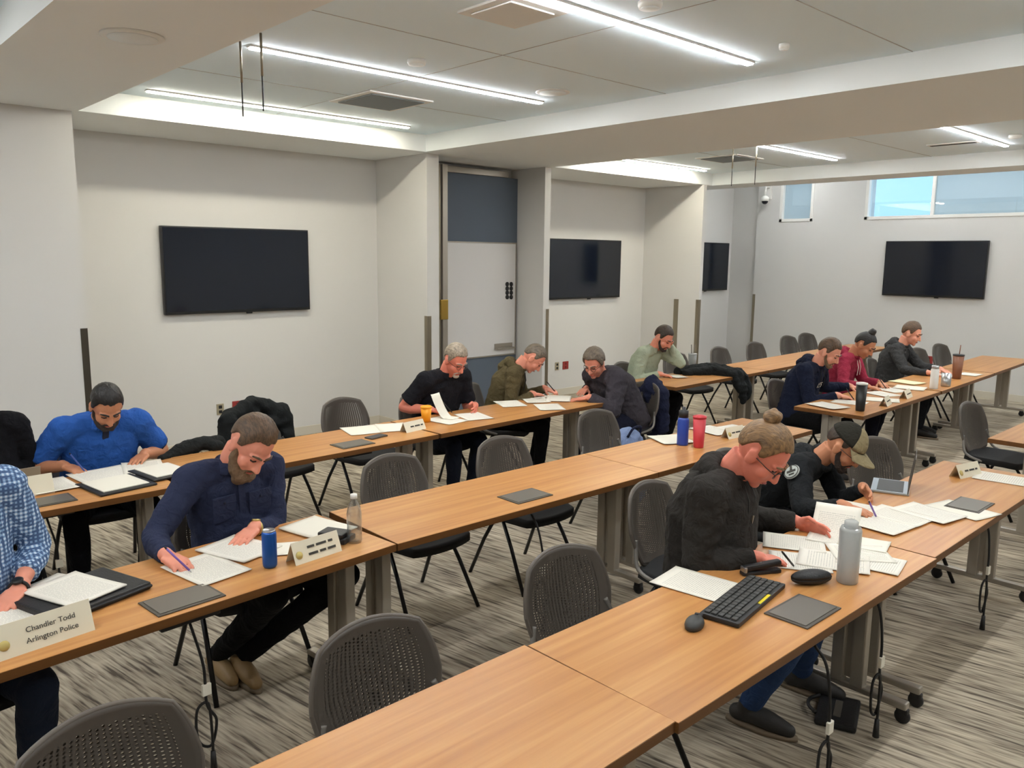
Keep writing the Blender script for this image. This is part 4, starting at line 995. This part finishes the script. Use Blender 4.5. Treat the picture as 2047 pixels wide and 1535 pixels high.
# ================================================================== chairs people sit on
PEOPLE = {}
def seats():
    names = {'bright blue polo': 'chair under the man in bright blue polo shirt', 'navy blue button': 'chair under the man in navy shirt, grey back showing beside his shoulder', 'checked shirt': 'chair under the person in checked shirt at left edge',
             'black shirt mostly': 'chair under the black shirt person at left edge', 'black polo': 'chair behind the man in black polo with spectacles', 'olive green': 'chair behind the person in olive hoodie',
             'puffy jacket': 'chair under the person in puffy jacket facing left', 'pale green': 'chair under the person in pale green shirt', 'navy hoodie': 'chair under the person in navy hoodie',
             'maroon hoodie': 'chair under the person in maroon hoodie', 'charcoal jacket with short': 'chair under the man in charcoal jacket at far table', 'charcoal hooded': 'chair behind the topknot person, left of the keyboard table', 'olive cap': 'chair under the person in olive cap'}
    for o in list(COL.objects):
        if o.get('category') != 'person': continue
        for k_, lb in names.items():
            if k_ in o['label']:
                a = o.rotation_euler.z - PI; off = rotz(o.rotation_euler.z) @ Vector((0, .06, 0))
                chair('u_'+k_, o.location.x+off.x, o.location.y+off.y, a, lb) if k_ != 'charcoal hooded' else chair('u_'+k_, 3.27, 2.21, .12, lb); break
seats()

# ================================================================== papers and table-top things
PZ = [0]
def nz_(): PZ[0] += 1; return TZ + .0012 + (PZ[0] % 12)*.0006
def paper(x, y, deg, label, w=.216, h=.279, thick=.0012, m='page', curl=.004, z=None, group='loose papers on the tables', cat='paper', name='paper_sheet', lift=None):
    z = nz_() if z is None else z; sd = random.random()*6
    def fn(a, b_):
        u, v = a-.5, b_-.5; zz = thick + curl*(abs(u*2)**3*.5*(.5+.5*math.sin(sd)) + abs(v*2)**3*.6*(.5+.5*math.cos(sd)))
        if lift: zz += lift*max(0, v+.1)**1.5
        return (u*w, v*h, zz)
    o = MB().grid(fn, 10, 12, thick).build(name, MT[m], None, None, (x, y, z)); o.rotation_euler = (0, 0, math.radians(deg)); return tag(o, label, cat, group)
def booklet(x, y, deg, label, **k): return paper(x, y, deg, label, thick=.006, name='paper_stack', cat='papers', **k)
# near table: n2
paper(2.53, 1.665, 8, 'printed page lying left of the keyboard', h=.31)
paper(3.24, 1.655, 30, 'printed sheet in front of topknot person, next to the jacket', w=.2, h=.26)
paper(3.05, 1.525, 32, 'printed sheet under the writing hand of topknot person', w=.2, h=.24, m='page2')
paper(3.16, 1.435, 24, 'printed form left of the tall clear bottle, under the other sheets', m='page2')
paper(3.27, 1.325, 12, 'printed sheet right of the clear bottle at table edge', m='page2', w=.2, h=.24)
paper(3.33, 1.40, 40, 'second sheet fanned out behind the clear bottle', w=.2, h=.24)
paper(3.46, 1.44, 15, 'small white sheet just beyond the clear bottle', w=.16, h=.2, m='blank')
o = paper(3.47, 1.585, -72, 'page held up by the left hand of topknot person', w=.2, h=.27, curl=.0, lift=.22)
# n3
paper(3.78, 1.53, -6, 'large printed sheet under the writing hand of the cap person', m='page2', h=.30)
paper(3.98, 1.50, -4, 'printed sheet beside the large one in front of the cap person')
paper(4.13, 1.42, -10, 'printed sheet reaching toward the grey module on far near-row table', m='page2')
paper(4.33, 1.33, -14, 'white sheet hanging at the table edge by the grey module', m='blank')
paper(3.96, 1.68, 10, 'small page under the hand of the cap person, by the slim laptop', w=.18, h=.22)
paper(5.16, 1.38, 8, 'white sheet next to the name card at the right edge', h=.30, m='page2')
# m1
paper(1.18, 3.05, 10, 'printed sheet under the pen of the navy shirt man', h=.30)
booklet(1.37, 3.17, 20, 'paper packet under the watch hand of navy shirt man', m='page2')
paper(1.50, 3.06, 62, 'small sheet tucked behind the blue can', w=.15, h=.2, m='blank')
booklet(1.75, 3.18, 14, 'white paper stack under the black wallet', m='blank')
paper(.53, 3.02, 4, 'printed sheet under the hand of the checked shirt person', h=.34, m='page2')
paper(.70, 3.20, 28, 'loose sheet behind the black binder at left', m='page2')
# binder with papers
t = thing('ring_binder', 'black zip binder with papers on it near the left edge', 'binder', (.74, 3.085, TZ), math.radians(18))
MB().box((0, 0, .014), (.36, .29, .028), None, .008).build('binder_cover', MT['leather'], t); MB().tube([(-.17, -.147, .014), (.175, -.147, .014)], .006, 8, round_ends=True).build('zipper', MT['cable'], t)
booklet(.72, 3.10, 22, 'white printed papers on top of the black binder', z=TZ+.030, m='page2')
# black padfolio, row b1
t = thing('padfolio', 'open black padfolio with white pad before the man in blue', 'padfolio', (1.29, 4.52, TZ), math.radians(8))
MB().box((-.0, 0, .006), (.30, .31, .012), None, .005).build('left_cover', MT['black'], t); MB().box((.275, .05, .010), (.24, .30, .012), None, .005).build('right_cover', MT['black'], t)
MB().box((-.0, .005, .0145), (.24, .26, .005), None, .001).build('writing_pad', MT['blank'], t); MB().box((.29, .06, .0185), (.2, .26, .005), None, .001).build('inner_sheet', MT['page'], t)
paper(1.30, 4.77, 6, 'long white sheet under the arm of the man in blue', w=.30, m='page2'); paper(1.02, 4.72, 4, 'sheet under the writing hand of the man in blue'); paper(1.52, 4.80, -14, 'sheet right of the man in blue at the padfolio')
# b2
paper(3.05, 4.86, -14, 'white papers left of the orange cup', w=.26, m='blank'); paper(3.26, 4.80, -24, 'white papers beside the cream card and orange cup', m='blank')
paper(3.72, 4.76, 8, 'white sheet under the hands of the black polo man', m='page2'); paper(3.98, 4.74, -14, 'sheet right of the hands of black polo man', m='page2')
o = paper(3.78, 4.84, 20, 'folded booklet held by the black polo man', w=.12, h=.19, m='blank', lift=.38)
# b3
paper(4.57, 4.96, -24, 'sheet at the elbow of the person in olive hoodie', m='page2'); paper(4.72, 4.64, -32, 'tan edged sheet overhanging table front before the puffy jacket', m='page2')
paper(4.86, 4.95, -30, 'printed sheet under the hands of the olive hoodie person'); booklet(5.06, 4.86, -50, 'paper stack before the puffy jacket person', m='page2')
paper(4.98, 5.02, 10, 'sheet at the back table edge between olive hoodie and puffy jacket', w=.2, h=.1)
# r1, s1, s2
paper(7.0, 5.0, -20, 'small white sheet under the hand of pale green shirt person', w=.15, h=.2, m='blank')
paper(6.60, 3.15, -14, 'white sheet at the table corner before the navy hoodie', h=.30, m='page2'); paper(6.95, 3.12, 10, 'white sheet right behind the black tumbler', m='page2'); paper(7.30, 2.98, 24, 'white sheet at table edge right of the black tumbler', m='blank')
paper(7.62, 3.12, -20, 'sheet between the two cream cards on far table', m='page2'); paper(7.93, 3.16, -20, 'sheet under the hands of the maroon hoodie person'); paper(8.22, 3.10, 12, 'white sheet with black pen on it', m='blank', w=.26)
booklet(8.55, 3.26, -10, 'yellow edged notepad before the charcoal jacket', m='pad'); paper(9.40, 3.22, 5, 'sheet under the hand of the charcoal jacket man'); paper(9.74, 3.05, 0, 'white card right of the brown tumbler', w=.24, h=.2, m='blank')
# m3
paper(4.50, 3.24, -26, 'white sheet left of the blue bottle', m='blank', w=.24, h=.26); paper(4.98, 3.22, -10, 'white sheet right of the red tumbler', m='page2'); paper(5.15, 3.12, -6, 'middle sheet behind the cream name card', m='page2'); paper(5.33, 3.02, 4, 'sheet behind the topknot bun at table end', m='blank', w=.2, h=.26)

# name cards (tents)
def tent(x, y, deg, label, lines, w=.24, h=.085, seal=True, back=0, tx_m='ink', bold=False):
    t = thing('name_card', label, 'name card', (x, y, TZ), math.radians(deg), 'folded name cards on the tables'); d = .035; th = .0015
    m = MB(); m.add([(-w/2, -d, 0), (w/2, -d, 0), (w/2, 0, h), (-w/2, 0, h)], [[0, 1, 2, 3]], False).add([(-w/2, d, 0), (-w/2, 0, h), (w/2, 0, h), (w/2, d, 0)], [[0, 1, 2, 3]], False)
    m.add([(-w/2, -d+th, 0), (-w/2, 0, h-th*2), (w/2, 0, h-th*2), (w/2, -d+th, 0)], [[0, 1, 2, 3]], False).add([(-w/2, d-th, 0), (w/2, d-th, 0), (w/2, 0, h-th*2), (-w/2, 0, h-th*2)], [[0, 1, 2, 3]], False)
    m.build('card', MT['cardcream'], t)
    a = math.atan2(h, d); n_ = len(lines)
    for i, L in enumerate(lines):
        f = .5+(n_-1-2*i)*.16; f2 = f - .02
        if '=' in L:
            q = MB(); x = -.065
            for w_ in ((.034, .05, .022) if i == 0 else (.045, .03, .04)): q.box((x+w_/2, 0, .0005), (w_, .010, .001)); x += w_+.010
            o = q.build('printed_line', MT[tx_m], t, None, (.02, -d*(1-f2)-.0008, h*f2+.0004)); o.rotation_euler = (a, 0, 0)
        else: lettering(L, .024 if n_ > 1 else .03, MT[tx_m], t, (.02, -d*(1-f2)-.0012, h*f2+.0006), (a, 0, 0))
    if seal:
        f = .40; MB().lathe([(.016, 0), (.016, .0008), (0, .001)], (0, 0, 0), 20).build('seal', MT['gold'], t, None, (-w/2+.026, -d*(1-f)-.001, h*f)).rotation_euler = (a, 0, 0)
tent(.55, 2.795, 8, 'large cream name card at the lower left photo edge', ['Chandler Todd', 'Arlington Police'], .29, .10)
tent(1.575, 2.90, 7, 'cream name card between blue can and black wallet', ['= = =', '= = = ='], .23, .085)
tent(.86, 4.62, 2, 'white card with small dark square mark before the man in blue', [], .30, .10, False)
o = [q for q in COL.objects if q.get('label', '').startswith('white card with small dark')][0]
m = MB()
for i in (-1, 1):
    for j in (-1, 1): m.box((i*.009, -.0182, .050+j*.009), (.014, .002, .013), Matrix.Rotation(-.34, 3, 'X'))
m.build('square_mark', MT['ink'], o)
tent(3.33, 4.64, 10, 'white name card with black letters below the orange cup', ['= ='], .2, .07, False)
tent(4.93, 3.02, -4, 'cream name card beside the topknot bun and red tumbler', ['= ='], .2, .075)
tent(5.08, 1.56, -12, 'cream name card on the far end of the near row, right edge', ['= = ='], .22, .075)
tent(7.08, 2.86, 12, 'small cream name card right of the black tumbler', ['= ='], .2, .075, False); tent(7.62, 2.90, 8, 'cream name card by the sheets of the maroon hoodie person', ['= ='], .2, .075, False)

# drinks and things
def lathe_thing(name, label, cat, x, y, parts, group=None):
    t = thing(name, label, cat, (x, y, TZ), 0, group)
    for pn, prof, m in parts: MB().lathe(prof, n=28).build(pn, MT[m], t)
    return t
p = tp(540, 1133, TZ); lathe_thing('drink_can', 'tall blue drink can before the navy shirt man', 'can', p.x, p.y, [('can_body', [(.022, 0), (.028, .008), (.029, .02), (.029, .14), (.025, .152)], 'canblue'), ('can_lid', [(.026, .150), (.024, .156), (.022, .153), (0, .153)], 'alu')])
p = tp(709, 1083, TZ); lathe_thing('water_bottle', 'small clear empty water bottle on the table joint', 'bottle', p.x, p.y, [('bottle_body', [(.030, .0), (.033, .01), (.031, .04), (.033, .05), (.031, .075), (.033, .09), (.033, .13), (.028, .16), (.014, .19), (.013, .21), (.012, .21), (.012, .19), (.026, .158), (.031, .13), (.031, .01), (0, .004)], 'clear'), ('bottle_cap', [(.015, .197), (.015, .216), (0, .217)], 'white')])
p = tp(1693, 1163, TZ); t = lathe_thing('water_tumbler', 'tall frosted clear bottle on the keyboard table', 'bottle', p.x, p.y, [('bottle_body', [(.036, .0), (.040, .006), (.041, .21), (.036, .225), (.034, .222), (.037, .205), (.037, .012), (0, .010)], 'frost'), ('bottle_cap', [(.026, .222), (.026, .245), (.02, .25), (0, .25)], 'frost')])
p = tp(852, 843, TZ); lathe_thing('paper_cup', 'orange cup on the back table before black polo man', 'cup', p.x, p.y, [('cup_body', [(.032, 0), (.042, .11), (.039, .11), (.03, .006), (0, .006)], 'orange'), ('cup_lid', [(.044, .108), (.044, .118), (.036, .124), (0, .124)], 'orange')])
p = tp(1364, 889, TZ); lathe_thing('sports_bottle', 'blue sports bottle with dark cap beside red tumbler', 'bottle', p.x, p.y, [('bottle_body', [(.036, 0), (.038, .01), (.038, .17), (.028, .195)], 'bottleblue'), ('bottle_cap', [(.032, .19), (.032, .235), (.012, .24), (.012, .26), (0, .26)], 'leather')])
p = tp(1396, 894, TZ); lathe_thing('travel_tumbler', 'red travel tumbler beside the blue sports bottle', 'tumbler', p.x, p.y, [('tumbler_body', [(.032, 0), (.034, .01), (.043, .2), (0, .2)], 'redcup'), ('tumbler_lid', [(.045, .198), (.045, .212), (.02, .22), (0, .22)], 'redcup')])
p = tp(1719, 821, TZ); lathe_thing('travel_tumbler', 'black travel tumbler at the table corner before navy hoodie', 'tumbler', p.x, p.y, [('tumbler_body', [(.034, 0), (.036, .01), (.045, .225), (0, .225)], 'blackmug'), ('tumbler_lid', [(.047, .222), (.046, .236), (.02, .242), (0, .242)], 'white')])
p = tp(1912, 757, TZ); t = lathe_thing('travel_tumbler', 'tall brown tumbler with straw at the far table', 'tumbler', p.x, p.y, [('tumbler_body', [(.040, 0), (.042, .01), (.055, .25), (0, .25)], 'browncup'), ('tumbler_lid', [(.057, .248), (.057, .262), (0, .264)], 'leather')])
MB().tube([(.015, 0, .255), (.03, 0, .36)], .005, 8).build('straw', MT['browncup'], t)
p = tp(1866, 777, TZ); lathe_thing('white_flask', 'white flask standing before the charcoal jacket man', 'flask', p.x, p.y, [('flask_body', [(.036, 0), (.038, .008), (.038, .19), (.03, .2)], 'white'), ('flask_cap', [(.033, .198), (.033, .23), (0, .232)], 'alu')])
p = tp(1890, 772, TZ); t = lathe_thing('grey_mug', 'grey mug between white flask and brown tumbler', 'mug', p.x, p.y, [('mug_body', [(.04, 0), (.045, .01), (.045, .13), (.041, .13), (.04, .01), (0, .01)], 'alu')])
MB().tube(arc([(.044, 0, .1), (.075, 0, .09), (.075, 0, .05), (.044, 0, .035)], 5), .006, 8).build('handle', MT['alu'], t)
p = tp(1383, 742, TZ); t = lathe_thing('clear_tumbler', 'clear tumbler with two straws next to the draped jacket', 'tumbler', p.x, p.y, [('tumbler_body', [(.036, 0), (.048, .19), (.045, .19), (.034, .006), (0, .006)], 'frost'), ('tumbler_lid', [(.05, .188), (.05, .2), (0, .202)], 'frost')])
for s in (-1, 1): MB().tube([(.012*s, 0, .1), (.03*s, 0, .30)], .005, 8).build('straw', MT['module'], t)

# wallet, phone, keyboard, mouse, cases
p = tp(672, 1079, TZ); t = thing('wallet', 'black folded wallet and phone stack by the clear water bottle', 'wallet', (p.x, p.y, TZ), .5)
MB().box((0, 0, .012), (.10, .14, .024), None, .006).build('lower_half', MT['leather'], t); MB().box((-.006, .004, .034), (.085, .12, .018), None, .006).build('upper_half', MT['leather'], t)
p = tp(752, 874, TZ); t = thing('phone', 'phone lying beside the module on the back table', 'phone', (p.x, p.y, TZ), .2); MB().box((0, 0, .005), (.15, .075, .01), None, .003).build('phone_body', MT['module_rim'], t); MB().box((0, 0, .0105), (.14, .066, .001)).build('screen', MT['tvscreen'], t)
t = thing('keyboard', 'black keyboard with yellow sticker on the near table', 'keyboard', (2.525, 1.465, TZ), math.radians(9)); KW, KD = .445, .145
MB().box((0, 0, .010), (KW, KD, .018), None, .005).build('keyboard_body', MT['kb'], t)
n_k = 0
for r in range(5):
    n_ = 15 if r < 4 else 9; x = -KW/2+.012
    for c in range(n_):
        w_ = (KW-.024)/15 if r < 4 else ((KW-.024)/15*(7 if c == 3 else 1))
        MB().box((x+w_/2, KD/2-.022-r*.0245, .0215), (w_-.004, .019, .007), None, .002).build('key', MT['key'], t); x += w_; n_k += 1
MB().box((.03, -KD/2+.012, .0195), (.10, .016, .001), Matrix.Identity(3)).build('yellow_sticker', MT['yellow'], t)
p = tp(1388, 1252, TZ); t = thing('computer_mouse', 'black computer mouse beside the keyboard corner', 'mouse', (p.x, p.y, TZ), math.radians(-70))
m = MB(); m.ell((0, 0, .010), (.032, .055, .026)); me = m.mesh('mouse_shell')
for v in me.vertices: v.co.z = max(v.co.z, .0005)
link('mouse_shell', me, MT['key'], t); MB().tube([(0, .022, .034), (0, .036, .030)], .005, 8, round_ends=True).build('scroll_wheel', MT['black'], t); MB().box((0, .05, .018), (.03, .03, .012), None, .005).build('front_buttons', MT['black'], t)
p = tp(1520, 1146, TZ); t = thing('stapler', 'black stapler lying behind the keyboard', 'stapler', (p.x, p.y, TZ), math.radians(-28))
MB().box((0, 0, .008), (.17, .036, .016), None, .006).build('stapler_base', MT['leather'], t); MB().box((.004, 0, .034), (.165, .030, .022), Matrix.Rotation(-.09, 3, 'Y'), .008).build('stapler_arm', MT['leather'], t); MB().box((-.075, 0, .02), (.014, .034, .03), None, .004).build('hinge', MT['alu'], t)
p = tp(1621, 1166, TZ); t = thing('spectacle_case', 'black hard spectacle case left of the clear bottle', 'case', (p.x, p.y, TZ), math.radians(-32))
m = MB(); m.ell((0, 0, .022), (.085, .036, .024)); me = m.mesh('lower_shell')
for v in me.vertices: v.co.z = min(max(v.co.z, .001), .026); v.co.x *= 1+.0; 
link('lower_shell', me, MT['leather'], t); m = MB(); m.ell((0, 0, .027), (.086, .037, .030)); me = m.mesh('lid')
for v in me.vertices: v.co.z = max(v.co.z, .0275)
link('lid', me, MT['leather'], t)
# laptops
t = thing('laptop', 'taupe laptop lid standing behind the white card at left edge', 'laptop', (.80, 4.74, TZ), math.radians(3))
MB().box((0, .1, .008), (.36, .2, .014), None, .004).build('keyboard_base', MT['laptop'], t); MB().box((0, -.02, .065), (.36, .008, .115), Matrix.Rotation(.15, 3, 'X'), .004).build('screen_lid', MT['laptop'], t)
pb = tp(1819, 994, TZ); az = math.atan2(pb.x, pb.y)
t = thing('laptop', 'slim open laptop seen edge-on beyond the cap person', 'laptop', (pb.x, pb.y, TZ), -az)
MB().box((.0, .15, .105), (.005, .28, .20), Matrix.Rotation(.13, 3, 'Y'), .002).build('screen_lid', MT['module_rim'], t); MB().box((-.10, .15, .007), (.19, .28, .012), None, .004).build('keyboard_base', MT['lapsilver'], t); MB().box((-.10, .15, .0135), (.13, .24, .002)).build('keys', MT['key'], t)
# pens
def pen(u, v, ang, label, m, tilt=50, z=.0):
    p = tp(u, v, TZ+.004); t = thing('pen', label, 'pen', (p.x, p.y, TZ+.004+z), math.radians(ang), 'pens'); c, s = math.cos(math.radians(tilt)), math.sin(math.radians(tilt))
    d = Vector((0, c, s)); MB().tube([d*.0, d*.012], [.0008, .004], 8).build('pen_tip', MT['alu'], t); MB().tube([d*.012, d*.135], .0045, 8).build('pen_barrel', MT[m], t); MB().tube([d*.135, d*.145], [.0045, .003], 8).build('pen_cap', MT['penblack'], t)
pen(383, 1144, 60, 'purple pen in the hand of the navy shirt man', 'purple'); pen(172, 945, 40, 'dark pen in the hand of the man in blue', 'penblue'); pen(1588, 1133, 90, 'black pen in the hand of the topknot person', 'penblack', 40); pen(1752, 1034, 90, 'pink pen in the hand of the cap person', 'purple', 45)
pen(905, 826, 60, 'pen in the hand of the black polo man', 'penblack'); pen(1112, 786, 60, 'pen in the hand of the olive hoodie person', 'penblack'); pen(1708, 800, 60, 'pen in the hand of the navy hoodie person', 'penblack'); pen(1772, 778, 60, 'pen in the hand of the maroon hoodie person', 'penblack')
pen(1815, 786, -60, 'black marker lying on the sheet at the far table', 'penblack', 0, .006)

# cloth things: jackets, bag
def drape(name, label, cat, pts, rad, m, loc, rz=0, vox=.012, amp=.02, group=None, extra=None):
    t = thing(name, label, cat, loc, rz, group); q = MB()
    for P_, R_ in zip(pts, rad): q.tube(P_, R_, 14, round_ends=True)
    me = fuse(q, vox, name, 4); wrinkle(me, amp, 9, len(label), (1, 1, 1.5)); wrinkle(me, -.006, 26, 3); link('jacket_body' if 'jacket' in name else 'bag_body', me, MT[m], t)
    if extra: extra(t)
    return t
c8 = CHAIRS['c8']
drape('draped_jacket', 'black jacket draped over the chair behind the navy shirt man', 'jacket', [[(-.21, -.25, .80), (0, -.28, .87), (.21, -.25, .80)], [(-.23, -.23, .78), (-.26, -.22, .50)], [(.23, -.23, .78), (.27, -.2, .52)], [(-.15, -.26, .8), (-.14, -.30, .42)], [(.0, -.28, .82), (0, -.32, .42)], [(.15, -.26, .8), (.14, -.30, .42)], [(-.2, -.22, .70), (0, -.2, .74), (.2, -.22, .70)]],
      [[.05, .05, .05], [.06, .05], [.06, .05], [.05, .05], [.05, .05], [.05, .05], [.03, .03, .03]], 'jacketblk', (c8.location.x, c8.location.y, 0), c8.rotation_euler.z)
drape('draped_jacket', 'black jacket heap lying on the back table left of the navy shirt man', 'jacket', [[(-.16, 0, .755), (0, .02, .775), (.17, .03, .77)], [(-.16, 0, .75), (-.24, -.03, .75)], [(.02, .03, .77), (.12, -.05, .76)]], [[.03, .045, .035], [.03, .02], [.04, .03]], 'jacketblk', (tp(392, 893, .77).x, tp(392, 893, .77).y, 0), .1)
a_, b1, c_ = tp(1385, 736, .77), tp(1428, 752, .78), tp(1462, 775, .60)
mid = tp(1440, 752, .70)
drape('draped_jacket', 'black jacket draped across the far back-row table edge', 'jacket', [[(-.25, .22, .765), (0.05, .0, .785), (.10, -.26, .765)], [(-.1, .25, .765), (.16, .05, .78), (.18, -.26, .765)], [(.10, -.30, .75), (.12, -.35, .60), (.13, -.36, .47)], [(.18, -.30, .75), (.22, -.35, .6), (.20, -.355, .50)], [(-.28, .1, .765), (-.02, -.05, .78), (.05, -.28, .76), (.06, -.345, .62)]],
      [[.045, .06, .05], [.05, .06, .05], [.05, .05, .03], [.045, .045, .03], [.04, .05, .05, .04]], 'jacketblk', (tp(1428, 745, .76).x, 4.93, 0), .0)
c6 = CHAIRS['c6']; pj = CHAIRS['u_puffy jacket']; cj = pj.location + rotz(pj.rotation_euler.z) @ Vector((0, -.33, -.10))
drape('draped_jacket', 'navy jacket hanging on the chair back of the puffy jacket person', 'jacket', [[(-.12, 0, .74), (0, 0, .82), (.12, 0, .74)], [(-.12, 0, .74), (-.14, -.02, .42)], [(0, 0, .8), (0, -.02, .40)], [(.12, 0, .74), (.15, 0, .44)]], [[.06, .08, .06], [.07, .06], [.09, .08], [.07, .05]], 'jacketnavy', (cj.x, cj.y, 0), pj.rotation_euler.z)
def bagx(t):
    MB().tube(arc([(-.1, -.05, .60), (-.06, -.08, .67), (.06, -.08, .66), (.1, -.05, .58)], 5), .010, 8).build('carry_strap', MT['jacketnavy'], t)
q = tp(1255, 868, .60)
drape('cloth_bag', 'pale blue bag standing beyond the middle table beside an empty chair', 'bag', [[(0, 0, .13), (0, 0, .34), (0, 0, .54)], [(-.09, 0, .14), (-.07, 0, .5)], [(.09, 0, .14), (.07, 0, .5)]], [[.13, .14, .11], [.12, .10], [.12, .10]], 'bagblue', (q.x, q.y, 0), .2, extra=bagx)
# black bag on the floor at lower right
p = tp(1675, 1420, .02); t = thing('floor_bag', 'flat black bag on the carpet below the keyboard table', 'bag', (p.x, p.y, 0), math.radians(20))
MB().box((0, 0, .014), (.26, .17, .028), None, .012).build('bag_body', MT['leather'], t); MB().box((0, 0, .029), (.14, .03, .006), None, .002).build('grey_mark', MT['module'], t); MB().tube(arc([(-.08, .085, .03), (-.03, .12, .03), (.03, .12, .03), (.08, .085, .03)], 5), .008, 8).build('handle', MT['cable'], t)
